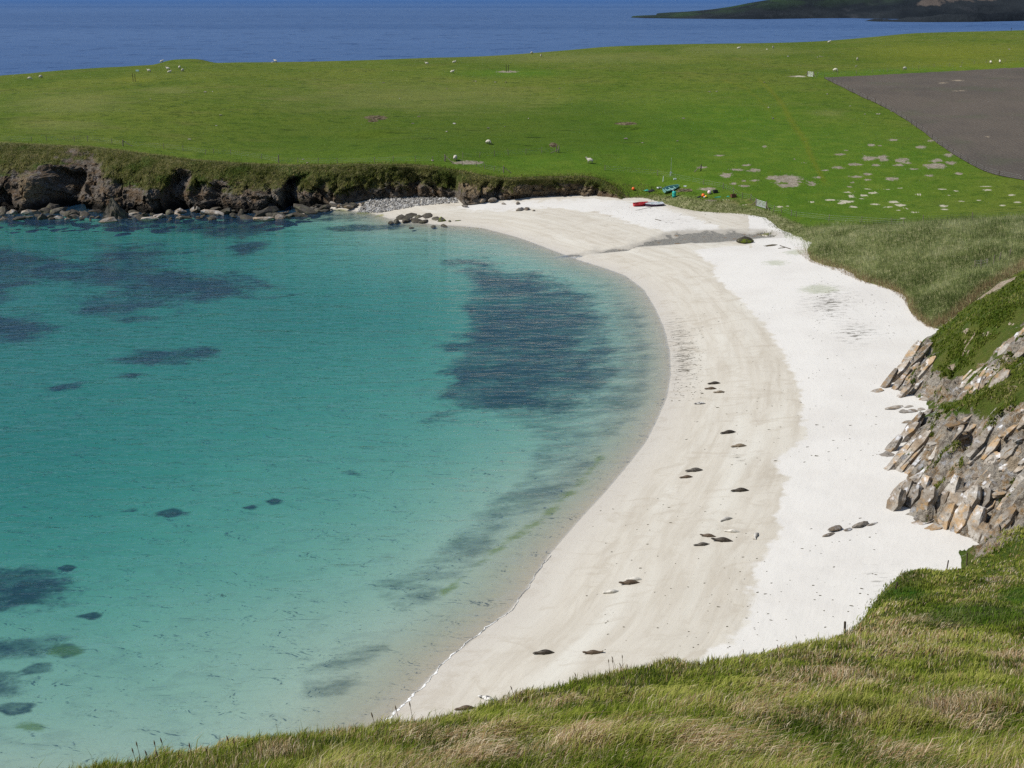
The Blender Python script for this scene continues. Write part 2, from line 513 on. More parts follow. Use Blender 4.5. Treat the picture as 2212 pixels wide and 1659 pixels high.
def hill_rbf(X, Y):
    d, _, _ = seg_dist(X, Y, FOOTL)
    d = np.where(in_poly(X, Y, FOOT_AREA), d, -d)
    zf = np.where(d < 0, 1.5 + 1.3 * d, 1.5 + 1.05 * np.minimum(d, 7) + 0.62 * np.maximum(d - 7, 0))
    zn = near_rbf(X, Y)
    t = sstep(64, 82, Y)
    return np.maximum(zn * (1 - t) + zf * t, -9)

hu = np.linspace(-0.72, 0.95, 470)
hY1 = np.exp(np.linspace(math.log(5.0), math.log(76.0), 300))
hY2 = np.exp(np.linspace(math.log(76.0), math.log(168.0), 240))
ROCK_POLYS = [
    [(2005, 725), (1970, 745), (1930, 775), (1900, 820), (1888, 850), (1935, 866), (1990, 870), (2040, 868), (2100, 850), (2080, 815), (2025, 805), (2012, 765)],
    [(2030, 880), (1968, 916), (1935, 950), (1900, 985), (1904, 1024), (1950, 1038), (1938, 1060), (1912, 1105), (1910, 1122), (1960, 1140), (2020, 1157), (2096, 1178), (2103, 1215), (2140, 1200),
     (2230, 1140), (2230, 850), (2180, 880), (2120, 900), (2075, 895)],
    [(2230, 690), (2160, 760), (2120, 790), (2160, 800), (2230, 760)]]
SCAR = [[(2030, 695), (2060, 660), (2100, 632), (2140, 612), (2175, 588), (2205, 578), (2200, 598), (2160, 625), (2110, 650), (2075, 672), (2048, 700)]]
BARE_H = [(2030 + (-1) * 0, 770, 0.1, 0.1), (2090, 738, 14, 5), (2084, 752 + 10, 10, 9), (2055, 793, 12, 9), (2088, 690 + 25, 12, 8), (2104, 720, 8, 8), (2130, 722, 14, 6), (2184, 700, 8, 5), (1998 + 30, 702, 8, 7), (2035, 838, 22, 9), (2120, 806, 14, 7),
          (2140, 860, 12, 6), (2190, 840, 16, 7), (2160, 950, 30, 14), (2190, 1000, 25, 20), (2150, 1250, 26, 8), (2110, 1300, 36, 6), (2050, 1310, 20, 4), (2180, 1230, 18, 6), (1990, 1262, 7, 4), (2215, 1320, 14, 8), (1995, 1298, 5, 3)]
LUSH_H = [(2120, 1330, 190, 34), (2200, 1290, 60, 25), (1960, 1285, 60, 20)]
STRAW = [(1920, 1372, 105, 34), (1860, 1385, 60, 22), (2030, 1342, 95, 14), (1350, 1480, 60, 30), (1700, 1480, 90, 26), (1840, 1470, 70, 26), (2190, 1430, 60, 40), (1630, 1560, 70, 30), (1820, 1560, 80, 30), (880, 1590, 130, 24),
         (620, 1630, 70, 20), (1180, 1520, 90, 18), (2100, 1540, 100, 30), (1500, 1600, 90, 24), (1240, 1600, 60, 20), (1000, 1640, 80, 16), (1950, 1640, 90, 18), (720, 1585, 60, 14)]
sdir = np.array([0.80, 0.42]) / np.hypot(0.80, 0.42)

def hill_z(X, Y):
    z = hill_rbf(X, Y)
    px, py, zc = proj(np.stack([X, Y, z], -1))
    near = sstep(60, 35, Y)
    # tussocky near slope
    z = z + near * (0.22 * fbm(X * 0.45, Y * 0.45, 0, 4, 31) + 0.26 * np.maximum(0, fbm(X * 1.3, Y * 1.1, 0, 3, 33)))
    z = z + (1 - near) * (0.3 + 0.7 * sstep(66, 82, Y)) * (0.55 * fbm(X * 0.16, Y * 0.16, 0, 4, 34) + 0.18 * fbm(X * 0.7, Y * 0.7, 0, 3, 35)) * sstep(-2.5, 1.2, z - 1.5)
    rock = np.max([sstep(-22, 12, sdf_poly(px, py, p)) for p in ROCK_POLYS], axis=0)
    # tilted beds: long ribs that run up the slope, broken across
    a = X * -sdir[1] + Y * sdir[0]; b = X * sdir[0] + Y * sdir[1]
    w = a * 0.75 + 0.8 * fbm(b * 0.2, a * 0.35, 0, 3, 41)
    saw = (w - np.floor(w))
    rib = (saw ** 0.7 - 0.5) * (0.55 + 0.5 * vn(np.floor(w) * 3.3, b * 0.18, 0, 43))
    fc = 0.8 * facet(a * 0.55, b * 0.22, 181, 1.2) + 0.42 * facet(a * 1.3, b * 0.6, 182, 1.2)
    z = z + rock * sstep(60, 75, Y) * (0.85 * rib + fc + 0.35 * (ridged(X * 0.5, Y * 0.5, 0, 4, 44) - 0.6)) * sstep(-3, 2.5, z)
    # the dark cleft
    q = np.exp(-(((px - 2095) / 26) ** 2 + ((py - 930 + 0.75 * (px - 2095)) / 26) ** 2))
    z = z - 2.2 * q * sstep(80, 85, Y)
    q2 = np.exp(-(((px - 2095) / 60) ** 2 + ((py - 890 + 0.75 * (px - 2095)) / 16) ** 2))
    z = z + 0.9 * q2 * sstep(80, 85, Y)
    return z

def hill_patch(u, Y):
    U, YY = np.meshgrid(u, Y)
    X = U * YY
    return X, YY, hill_z(X, YY)
H1 = hill_patch(hu, hY1)
hsel = hu > 0.08
H2 = hill_patch(hu[hsel], hY2)
h_hill1 = GridH(hu, hY1, H1[2])
h_hill2 = GridH(hu[hsel], hY2, H2[2])

def height(X, Y):
    return np.maximum(np.maximum(h_beach(X, Y), h_land(X, Y)), np.maximum(h_hill1(X, Y), h_hill2(X, Y)))

_zs = np.exp(np.linspace(math.log(7.0), math.log(760.0), 2600))
def hit(x, y, hf=height):
    """where the line of sight through a view point first meets the ground"""
    d = ray(float(x), float(y))
    X, Y, Z = d[0] * _zs, d[1] * _zs, CAMZ + d[2] * _zs
    below = Z < hf(X, Y)
    if not below.any():
        i = len(_zs) - 1
    else:
        i = max(int(np.argmax(below)), 1)
    zz = 0.5 * (_zs[i] + _zs[i - 1])
    X, Y = d[0] * zz, d[1] * zz
    return Vector((X, Y, float(hf(np.array([X]), np.array([Y]))[0])))

def ground_z(X, Y, hf=height):
    return float(hf(np.array([float(X)]), np.array([float(Y)]))[0])

# ================================================================== MATERIALS OF THE SETTING
# --- sand and sea bed
n = NT('sand')
dshn, tshn = n.attr('shore'), n.attr('along')
sv = n.comb(n.math('MULTIPLY', dshn, 1.0), n.math('MULTIPLY', tshn, 0.12))
band = n.noise(1.1, 5, 0.6, v=sv, dist=0.6)
band2 = n.noise(0.35, 3, 0.5, v=sv)
fine = n.noise(3.0, 5, 0.65)
blot = n.noise(0.12, 4, 0.55)
wet = n.mix(n.ss(band, 0.35, 0.72), (0.53, 0.495, 0.425), (0.455, 0.415, 0.345))
wet = n.mix(n.ss(band2, 0.45, 0.75), wet, (0.575, 0.55, 0.485))
wet = n.mix(n.ss(dshn, 0.2, 4.5), (0.50, 0.465, 0.405), wet)
wet = n.mix(n.ss(dshn, 0.15, -0.3), wet, n.mix(n.ss(dshn, -1.5, -8.0), (0.40, 0.345, 0.245), (0.53, 0.48, 0.38)))
wet = n.mix(n.math('MULTIPLY', n.ss(n.noise(0.35, 6, 0.7, v=n.vec(n.pos, (0.7, 1.2, 1)), dist=1.2), 0.5, 0.66), 0.5), wet, (0.40, 0.355, 0.285))
dry = n.mix(n.ss(blot, 0.4, 0.7), (0.615, 0.595, 0.555), (0.575, 0.552, 0.512))
dry = n.mix(n.math('MULTIPLY', n.ss(fine, 0.55, 0.8), 0.35), dry, (0.50, 0.475, 0.435))
dedge = n.math('ADD', n.attr('dry'), n.math('MULTIPLY', n.math('SUBTRACT', n.noise(0.5, 5, 0.6), 0.5), 3.2))
sand = n.mix(n.ss(dedge, -0.25, 0.35), wet, dry)
# stream bed, wet runnels
stw = n.math('ADD', n.attr('stream'), n.math('MULTIPLY', n.math('SUBTRACT', n.noise(0.45, 6, 0.7), 0.5), 2.0))
peb = n.mix(n.ss(n.voro(3.5), 0.1, 0.5), (0.07, 0.075, 0.085), (0.20, 0.19, 0.165))
peb = n.mix(n.ss(n.noise(0.8, 3), 0.58, 0.75), peb, (0.17, 0.11, 0.06))
sand = n.mix(n.ss(stw, -0.9, 0.1), sand, (0.36, 0.335, 0.29))
sand = n.mix(n.ss(stw, 0.05, 0.2), sand, peb)
# tide-left dark weed crumbs
crumb = n.noise(1.6, 6, 0.75, v=n.vec(n.pos, (0.45, 1.5, 1)))
cr = n.math('MULTIPLY', n.attr('crumbs'), n.ss(n.math('ADD', crumb, n.math('MULTIPLY', n.attr('crumbs'), 0.10)), 0.56, 0.68))
sand = n.mix(cr, sand, (0.055, 0.047, 0.03))
speck = n.ss(n.noise(2.2, 3, 0.8, v=n.vec(n.pos, (0.5, 1.6, 1))), 0.70, 0.78)
sand = n.mix(n.math('MULTIPLY', speck, n.ss(dshn, 1.0, 4.0, 0, 0.45)), sand, (0.16, 0.14, 0.105))
# weed on the sea bed
wv = n.vec(n.pos, (0.55, 1.0, 1))
wn = n.math('SUBTRACT', n.noise(0.24, 6, 0.66, v=n.vec(n.pos, (0.6, 0.9, 1))), 0.5)
wn = n.math('ADD', wn, n.math('MULTIPLY', n.math('SUBTRACT', n.noise(1.1, 5, 0.7), 0.5), 0.35))
wd = n.ss(n.math('ADD', n.attr('weed'), n.math('MULTIPLY', wn, 2.4)), -0.28, 0.32)
wd = n.math('MULTIPLY', wd, n.ss(n.noise(0.14, 6, 0.78), 0.36, 0.58, 0.48, 0.95))
weedc = n.mix(n.ss(n.noise(0.5, 4, 0.6), 0.4, 0.7), (0.016, 0.022, 0.014), (0.045, 0.055, 0.026))
sand = n.mix(wd, sand, weedc)
w2 = n.math('MULTIPLY', n.ss(n.math('ADD', n.attr('thin'), n.math('MULTIPLY', n.math('SUBTRACT', n.noise(0.45, 6, 0.72, v=n.vec(n.pos, (0.45, 0.9, 1))), 0.5), 2.2)), -0.15, 0.75), 0.72)
sand = n.mix(w2, sand, (0.04, 0.045, 0.022))
al = n.math('MULTIPLY', n.ss(n.math('ADD', n.attr('algae'), n.math('MULTIPLY', n.math('SUBTRACT', n.noise(0.5, 6, 0.75, v=n.vec(n.pos, (0.6, 1.1, 1))), 0.5), 2.6)), 0.0, 0.6), 0.75)
sand = n.mix(al, sand, (0.19, 0.19, 0.015))
gw = n.math('MULTIPLY', n.ss(n.math('ADD', n.attr('greensand'), n.math('MULTIPLY', n.math('SUBTRACT', n.noise(1.2, 5, 0.7), 0.5), 1.4)), 0.1, 0.6), 0.35)
sand = n.mix(gw, sand, (0.16, 0.21, 0.05))
rough = n.ss(dshn, -0.5, 3.0, 0.45, 0.95)
ripple = n.noise(2.5, 4, 0.6, v=n.comb(dshn, n.math('MULTIPLY', tshn, 0.25)))
hgt = n.math('ADD', n.math('MULTIPLY', fine, 0.6), ripple)
M_sand = n.pbr(sand, rough, n.bump(hgt, 0.35, 0.06), 0.25)

def grass_cols(n):
    a = n.noise(0.035, 5, 0.6)
    b = n.noise(0.7, 6, 0.78, v=n.vec(n.pos, (0.5, 0.9, 1)))
    c = n.noise(0.10, 4, 0.6, v=n.vec(n.pos, (0.6, 1.4, 1)))
    g = n.mix(n.ss(a, 0.35, 0.65), (0.076, 0.116, 0.012), (0.112, 0.140, 0.020))
    g = n.mix(n.math('MULTIPLY', n.ss(c, 0.48, 0.72), 0.6), g, (0.118, 0.122, 0.030))
    g = n.mix(n.math('MULTIPLY', n.ss(b, 0.48, 0.64), 0.75), g, (0.024, 0.048, 0.005))
    g = n.mix(n.math('MULTIPLY', n.ss(b, 0.46, 0.30), 0.6), g, (0.125, 0.145, 0.026))
    return g
# --- pasture
n = NT('pasture')
g = grass_cols(n)
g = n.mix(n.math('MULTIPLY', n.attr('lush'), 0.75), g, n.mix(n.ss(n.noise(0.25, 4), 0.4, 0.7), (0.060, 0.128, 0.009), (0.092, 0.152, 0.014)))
g = n.mix(n.math('MULTIPLY', n.ss(n.math('ADD', n.attr('steps_shade'), n.math('MULTIPLY', n.math('SUBTRACT', n.noise(0.06, 5, 0.65), 0.5), 1.2)), 0.35, 0.95), 0.55), g, (0.042, 0.086, 0.007))  # slope band darkened: its shade is put into the grass colour
g = n.mix(n.math('MULTIPLY', n.ss(n.math('ADD', n.attr('yellow'), n.math('MULTIPLY', n.math('SUBTRACT', n.noise(0.25, 5, 0.65), 0.5), 1.2)), 0.0, 1.0), 0.5), g, (0.150, 0.168, 0.016))
g = n.mix(n.math('MULTIPLY', n.ss(n.math('ADD', n.attr('pale'), n.math('MULTIPLY', n.math('SUBTRACT', n.noise(0.2, 5, 0.65, v=n.vec(n.pos, (0.5, 1.5, 1))), 0.5), 1.6)), 0.1, 0.9), 0.42), g, (0.165, 0.17, 0.055))
g = n.mix(n.math('MULTIPLY', n.ss(n.math('ADD', n.attr('track'), n.math('MULTIPLY', n.math('SUBTRACT', n.noise(0.4, 5, 0.7), 0.5), 1.2)), 0.0, 0.9), 0.5), g, (0.130, 0.135, 0.012))
tuss = n.mix(n.ss(n.noise(1.4, 5, 0.7), 0.35, 0.7), (0.040, 0.052, 0.010), (0.20, 0.18, 0.075))
g = n.mix(n.ss(n.math('ADD', n.attr('tussock'), n.math('MULTIPLY', n.math('SUBTRACT', n.noise(0.5, 4), 0.5), 0.8)), 0.2, 0.7), g, tuss)
bank = n.mix(n.ss(n.noise(0.9, 5, 0.7), 0.4, 0.7), (0.12, 0.135, 0.05), (0.27, 0.26, 0.14))
g = n.mix(n.ss(n.math('ADD', n.attr('dune'), n.math('MULTIPLY', n.math('SUBTRACT', n.noise(0.5, 4), 0.5), 8.0)), -4.0, 3.0), g, bank)
pn = n.math('MULTIPLY', n.math('SUBTRACT', n.noise(0.8, 7, 0.78, v=n.vec(n.pos, (0.8, 0.7, 1)), dist=0.6), 0.5), 3.6)
br = n.ss(n.math('ADD', n.attr('bare'), pn), 0.02, 0.30)
brc = n.mix(n.ss(n.noise(1.5, 4), 0.35, 0.7), (0.20, 0.17, 0.125), (0.30, 0.265, 0.215))
g = n.mix(br, g, brc)
pn2 = n.math('MULTIPLY', n.math('SUBTRACT', n.noise(0.9, 7, 0.78, v=n.vec(n.pos, (0.8, 0.8, 1)), dist=0.6), 0.5), 3.4)
g = n.mix(n.ss(n.math('ADD', n.attr('white'), pn2), 0.02, 0.26), g, (0.40, 0.37, 0.28))
earth = n.ss(n.math('ADD', n.attr('earth'), n.math('MULTIPLY', n.math('SUBTRACT', n.noise(0.9, 5, 0.7), 0.5), 1.5)), 0.12, 0.3)
g = n.mix(earth, g, n.mix(n.ss(n.noise(1.3, 4), 0.4, 0.65), (0.045, 0.034, 0.018), (0.17, 0.14, 0.085)))
sde = n.ss(n.math('ADD', n.attr('sandy'), n.math('MULTIPLY', n.math('SUBTRACT', n.noise(0.8, 5, 0.7), 0.5), 1.6)), 0.05, 0.25)
g = n.mix(sde, g, (0.62, 0.56, 0.46))
hh = n.math('ADD', n.noise(1.2, 5, 0.7), n.math('MULTIPLY', n.noise(0.35, 4, 0.6, v=n.vec(n.pos, (0.25, 1.2, 1))), 1.2))
strk = n.noise(0.45, 6, 0.75, v=n.vec(n.pos, (0.22, 1.0, 1)))
g = n.mix(n.math('MULTIPLY', n.ss(strk, 0.58, 0.68), n.math('MULTIPLY', n.attr('steps_shade'), 0.8)), g, (0.016, 0.030, 0.005))
M_pasture = n.pbr(g, 0.95, n.bump(hh, 0.8, 0.4), 0.08)

# --- ploughed field
n = NT('ploughed_earth')
a = n.noise(0.05, 5, 0.6)
b = n.noise(1.8, 5, 0.75)
e = n.mix(n.ss(a, 0.35, 0.65), (0.083, 0.072, 0.062), (0.112, 0.094, 0.076))
fw = n.n('ShaderNodeTexWave'); n.put(fw.inputs['Vector'], n.vec(n.pos, (1.0, 0.35, 1))); fw.inputs['Scale'].default_value = 0.35; fw.inputs['Distortion'].default_value = 3.0; fw.inputs['Detail'].default_value = 3
e = n.mix(n.math('MULTIPLY', fw.outputs['Fac'], 0.35), e, (0.060, 0.052, 0.045))
e = n.mix(n.math('MULTIPLY', n.ss(b, 0.45, 0.75), 0.5), e, (0.155, 0.133, 0.108))
e = n.mix(n.math('MULTIPLY', n.ss(n.noise(0.08, 4), 0.5, 0.7), 0.35), e, (0.075, 0.088, 0.05))
e = n.mix(n.ss(n.math('ADD', n.attr('pale'), n.math('MULTIPLY', n.math('SUBTRACT', n.noise(0.4, 5, 0.7), 0.5), 1.5)), 0.1, 0.6), e, (0.26, 0.215, 0.155))
M_plough = n.pbr(e, 0.95, n.bump(b, 0.6, 0.25), 0.1)

# --- rock
def rock_nodes(n, lich=0.5, sc=1.0, pale=0.0):
    v = n.pos
    a = n.noise(0.35 * sc, 6, 0.65)
    b = n.noise(1.5 * sc, 6, 0.7, v=n.vec(v, (1, 1, 1.6)))
    c = n.mix(n.ss(a, 0.38, 0.62), (0.17, 0.135, 0.10), (0.33, 0.305, 0.27))
    c = n.mix(n.math('MULTIPLY', n.ss(b, 0.5, 0.66), 0.85), c, (0.075, 0.06, 0.045))
    c = n.mix(n.math('MULTIPLY', n.ss(n.noise(0.8 * sc, 4), 0.55, 0.7), 0.7), c, (0.42 + pale, 0.43 + pale, 0.46 + pale))
    c = n.mix(n.math('MULTIPLY', n.ss(n.noise(0.55 * sc, 5, 0.7, v=n.vec(v, (1.1, 0.8, 1.3))), 0.48, 0.60), lich), c, (0.32, 0.19, 0.07))
    return c, b
# far cliff
n = NT('cliff_rock')
c, b = rock_nodes(n, 0.35, 0.8)
low = n.ss(n.math('ADD', n.sep(n.pos)[2], n.math('MULTIPLY', n.noise(0.5, 4), 1.6)), 3.2, 1.4)
c = n.mix(n.math('MULTIPLY', low, n.attr('tide')), c, (0.028, 0.026, 0.022))
c = n.mul(c, (0.62, 0.58, 0.54))
veg = n.mix(n.ss(n.noise(0.8, 5, 0.7), 0.35, 0.65), (0.050, 0.062, 0.012), (0.165, 0.150, 0.060))
veg = n.mix(n.math('MULTIPLY', n.ss(n.noise(0.2, 4), 0.5, 0.68), 0.8), veg, (0.045, 0.085, 0.008))
vf = n.ss(n.math('ADD', n.attr('veg'), n.math('MULTIPLY', n.math('SUBTRACT', n.noise(0.45, 6, 0.7), 0.5), 1.3)), 0.42, 0.60)
c = n.mix(vf, c, veg)
soil = n.ss(n.math('ADD', n.attr('soil'), n.math('MULTIPLY', n.math('SUBTRACT', n.noise(0.6, 5, 0.7), 0.5), 1.6)), 0.2, 0.5)
c = n.mix(soil, c, n.mix(n.ss(n.noise(1.3, 4), 0.4, 0.7), (0.20, 0.145, 0.085), (0.30, 0.235, 0.15)))
M_cliff = n.pbr(c, 0.92, n.bump(n.math('ADD', b, n.noise(2.0, 5, 0.75)), 1.0, 0.8), 0.15)
# hillside: turf, bare sandy soil, rock
n = NT('hillside')
c, b = rock_nodes(n, 0.7, 1.1, 0.20)
c = n.mix(n.math('MULTIPLY', n.ss(n.noise(2.2, 5, 0.75), 0.46, 0.56), 0.7), c, (0.47, 0.42, 0.345))
t = n.mix(n.ss(n.noise(0.35, 5, 0.65), 0.35, 0.68), (0.060, 0.108, 0.012), (0.125, 0.140, 0.028))
t = n.mix(n.math('MULTIPLY', n.ss(n.noise(1.6, 5, 0.7), 0.45, 0.75), 0.6), t, (0.15, 0.145, 0.05))
t = n.mix(n.math('MULTIPLY', n.attr('lush'), 0.8), t, (0.025, 0.105, 0.006))
near = n.attr('near')
t = n.mix(near, t, n.mix(n.ss(n.noise(3.0, 4), 0.35, 0.7), (0.045, 0.062, 0.010), (0.13, 0.115, 0.045)))
rn = n.math('MULTIPLY', n.math('SUBTRACT', n.noise(0.5, 6, 0.72, v=n.vec(n.pos, (0.8, 1.1, 1))), 0.5), 2.6)
rf = n.ss(n.math('ADD', n.attr('rock'), rn), -0.04, 0.16)
c = n.mix(rf, t, c)
bs = n.ss(n.math('ADD', n.attr('bare'), n.math('MULTIPLY', n.math('SUBTRACT', n.noise(1.0, 5, 0.7), 0.5), 1.6)), 0.08, 0.2)
c = n.mix(bs, c, n.mix(n.ss(n.noise(1.8, 4), 0.4, 0.7), (0.36, 0.285, 0.20), (0.52, 0.44, 0.34)))
M_hill = n.pbr(c, 0.93, n.bump(n.math('ADD', b, n.noise(3.0, 5, 0.75)), 1.0, 0.5), 0.12)

def simple_rock(name, lich, dark=False, sc=3.0, pale=0.0, weed=False):
    n = NT(name)
    tc = n.n('ShaderNodeTexCoord').outputs['Object']
    oi = n.n('ShaderNodeObjectInfo')
    va = n.n('ShaderNodeVectorMath', operation='ADD')
    n.put(va.inputs[0], n.pos); n.put(va.inputs[1], oi.outputs['Location'])
    n.pos = va.outputs[0]
    c, b = rock_nodes(n, lich, sc, pale)
    if dark:
        c = n.mix(0.82, c, (0.022, 0.020, 0.016))
        c = n.mix(n.math('MULTIPLY', n.ss(n.noise(1.2, 5, 0.7), 0.5, 0.65), 0.7), c, (0.11, 0.105, 0.05))
    if weed:
        c = n.mix(n.ss(n.noise(0.9, 5, 0.7), 0.5, 0.62), c, (0.11, 0.14, 0.012))
    br = n.math('ADD', n.math('MULTIPLY', oi.outputs['Random'], 0.6), 0.7)
    c = n.mul(c, n.comb(br, br, br))
    return n.pbr(c, 0.85, n.bump(b, 0.7, 0.06), 0.25)
M_slab = simple_rock('slab_rock', 0.6, sc=1.6, pale=0.24)
M_slab_grey = simple_rock('grey_slab_rock', 0.22, sc=1.6, pale=0.26)
M_shore = simple_rock('shore_rock', 0.15, dark=True, sc=1.5)
M_shore_pale = simple_rock('pale_shore_rock', 0.25, sc=1.5)
M_weedrock = simple_rock('weed_covered_rock', 0.1, dark=True, sc=1.5, weed=True)
M_stone = simple_rock('field_stone', 0.05, sc=2.0, pale=0.12)

# headland: blue of far haze and cloud shade put into the rock colour
n = NT('headland_rock')
a = n.noise(0.012, 6, 0.65)
b = n.noise(0.045, 6, 0.7, v=n.vec(n.pos, (1, 0.5, 1.5)))
c = n.mix(n.ss(a, 0.4, 0.65), (0.009, 0.013, 0.018), (0.018, 0.023, 0.028))
c = n.mix(n.math('MULTIPLY', n.ss(b, 0.55, 0.75), 0.6), c, (0.042, 0.046, 0.054))
c = n.mix(n.math('MULTIPLY', n.attr('grass'), n.ss(n.noise(0.02, 5, 0.6), 0.40, 0.62)), c, (0.022, 0.043, 0.022))
tan = n.ss(n.math('ADD', n.attr('tan'), n.math('MULTIPLY', n.math('SUBTRACT', n.noise(0.05, 6, 0.7, v=n.vec(n.pos, (1, 0.3, 1.3))), 0.5), 2.6)), 0.15, 0.5)
c = n.mix(n.math('MULTIPLY', tan, 0.5), c, (0.15, 0.12, 0.10))
M_head = n.pbr(c, 0.95, n.bump(b, 0.8, 6.0), 0.1)

# --- water
n = NT('bay_water')
wp = n.pos
r1 = n.noise(0.9, 3, 0.62, v=n.vec(wp, (0.40, 1.1, 1)), dist=0.5)
r2 = n.noise(0.22, 1, 0.5, v=n.vec(wp, (0.45, 1.2, 1)))
nb = n.bump(n.math('ADD', r1, n.math('MULTIPLY', r2, 1.5)), 1.0, 0.21)
fz = n.n('ShaderNodeFresnel'); fz.inputs['IOR'].default_value = 1.333
n.put(fz.inputs['Normal'], nb)
gl = n.n('ShaderNodeBsdfGlossy'); gl.inputs['Roughness'].default_value = 0.08
gl.inputs['Color'].default_value = (0.92, 0.95, 1.0, 1)
n.put(gl.inputs['Normal'], nb)
tr = n.n('ShaderNodeBsdfTransparent')
mx_ = n.n('ShaderNodeMixShader')
n.put(mx_.inputs[0], n.math('MULTIPLY', fz.outputs[0], 0.75))
df = n.n('ShaderNodeBsdfDiffuse'); df.inputs['Color'].default_value = (0.10, 0.30, 0.58, 1)     # light scattered back by the water itself
ms2 = n.n('ShaderNodeMixShader'); ms2.inputs[0].default_value = 0.075
n.t.links.new(tr.outputs[0], ms2.inputs[1]); n.t.links.new(df.outputs[0], ms2.inputs[2])
n.t.links.new(ms2.outputs[0], mx_.inputs[1]); n.t.links.new(gl.outputs[0], mx_.inputs[2])
n.t.links.new(mx_.outputs[0], n.out.inputs['Surface'])
va = n.n('ShaderNodeVolumeAbsorption')
va.inputs['Color'].default_value = (0.03, 0.695, 0.655, 1)
va.inputs['Density'].default_value = 0.205
n.t.links.new(va.outputs[0], n.out.inputs['Volume'])
M_bay = n.m

n = NT('sea_water')
sp = n.sep(n.pos)
r1 = n.noise(0.09, 5, 0.7, v=n.vec(n.pos, (0.5, 0.55, 1)), dist=0.5)
r2 = n.noise(0.02, 3, 0.5, v=n.vec(n.pos, (0.2, 1.0, 1)))
r0 = n.noise(0.0016, 4, 0.6, v=n.vec(n.pos, (0.12, 1.0, 1)))
nb = n.bump(n.math('ADD', r1, n.math('MULTIPLY', r2, 2.5)), 0.9, 1.6)
sc_ = n.mix(n.ss(r0, 0.35, 0.65), (0.040, 0.088, 0.205), (0.062, 0.118, 0.245))
sc_ = n.mix(n.math('MULTIPLY', n.ss(r1, 0.54, 0.64), 0.55), sc_, (0.010, 0.034, 0.11))
sc_ = n.mix(n.ss(sp[1], 1500, 6000), sc_, (0.020, 0.095, 0.29))
foam = n.ss(n.noise(0.05, 3, 0.65, v=n.vec(n.pos, (0.30, 1.0, 1))), 0.765, 0.80)
fmask = n.math('MULTIPLY', n.ss(sp[1], 1500, 2000), n.ss(n.math('ADD', sp[0], n.math('MULTIPLY', sp[1], 0.03)), -150, 500))
sc_ = n.mix(n.math('MULTIPLY', foam, fmask), sc_, (0.75, 0.78, 0.8))
M_sea = n.pbr(sc_, 0.5, nb, 0.10)

# ================================================================== BUILD THE SETTING
# ---- beach and sea bed
bp = np.stack([BX, BYY, BZ], -1).reshape(-1, 3)
bpx, bpy_, _ = proj(bp)
DRY = [tuple(q[:2]) for q in P(*np.array(DRY_PX, float).T, 1.2)]
dd, da, dsg = seg_dist(bp[:, 0], bp[:, 1], DRY)
dry = dd * -dsg
if dry[int(np.argmin((bpx - 1850) ** 2 + (bpy_ - 850) ** 2))] < 0: dry = -dry
# the far beach has its own bands of dry and wet sand
far_dry = [(985, 452), (1010, 440), (1100, 434), (1290, 428), (1345, 434), (1440, 452), (1530, 480), (1600, 508), (1500, 506), (1440, 500), (1395, 492), (1350, 478), (1300, 462), (1230, 452), (1150, 450), (1080, 456)]
fd = sdf_poly(bpx, bpy_, far_dry) * 0.1
# wet hollow among the dry sand of the far beach
is_far = bpy_ < 535
dry = np.where(is_far & (bpx < 1600), np.clip(fd, -3, 3), dry)
dry = np.where(is_far & (bpx >= 1600), dry * sstep(1600, 1680, bpx) + np.clip(fd, -3, 3) * sstep(1680, 1600, bpx), dry)
WEED_PX = [  # dark weed beds under the water
    [(0, 540), (60, 545), (150, 555), (175, 570), (215, 550), (235, 530), (300, 533), (420, 545), (360, 560), (350, 585), (395, 590), (470, 592), (520, 600), (580, 625), (520, 640), (430, 655), (360, 668), (290, 690), (230, 680), (150, 672), (160, 655),
     (240, 640), (230, 620), (140, 605), (80, 610), (40, 630), (0, 662), (-500, 700), (-500, 520)],
    [(-500, 720), (0, 735), (60, 738), (140, 718), (90, 705), (60, 680), (0, 672), (-500, 650)],
    [(-500, 478), (0, 474), (150, 477), (290, 478), (420, 475), (560, 474), (640, 466), (700, 462), (790, 464), (840, 470), (760, 474), (690, 478), (640, 480), (600, 500), (540, 512), (430, 508), (390, 500), (300, 492), (215, 488), (120, 487), (0, 486), (-500, 490)],
    [(490, 545), (510, 530), (560, 520), (590, 528), (560, 545), (520, 553)],
    [(670, 496), (700, 490), (760, 486), (840, 484), (900, 486), (860, 496), (780, 500), (720, 500)],
    [(235, 780), (290, 752), (380, 757), (465, 745), (455, 765), (400, 785), (320, 790)],
    [(95, 840), (130, 830), (180, 825), (165, 838), (120, 843)], [(240, 815), (270, 806), (315, 808), (290, 818)],
    [(-500, 1215), (0, 1238), (50, 1240), (100, 1255), (120, 1275), (90, 1292), (40, 1305), (0, 1318), (-500, 1330)],
    [(-500, 1370), (0, 1390), (50, 1378), (100, 1380), (100, 1398), (60, 1415), (0, 1412), (-500, 1430)],
    [(46, 1450), (80, 1434), (106, 1432), (104, 1448), (60, 1455)], [(-300, 1440), (0, 1455), (25, 1470), (20, 1485), (0, 1500), (-300, 1500)], [(0, 1530), (20, 1520), (65, 1522), (60, 1538), (20, 1543)],
    [(735, 1022), (760, 1016), (800, 1026), (770, 1030)], [(335, 1108), (375, 1098), (405, 1110), (370, 1118)], [(572, 1083), (595, 1076), (615, 1084), (590, 1091)], [(130, 1228), (145, 1222), (160, 1224), (145, 1235)],
    [(170, 1332), (200, 1324), (222, 1328), (200, 1337)], [(265, 1105), (290, 1100), (300, 1106)], [(520, 1097), (545, 1090), (560, 1096), (540, 1102)], [(110, 1400), (150, 1392), (172, 1405), (140, 1418)]]
weed = np.full(len(bp), -3.0)
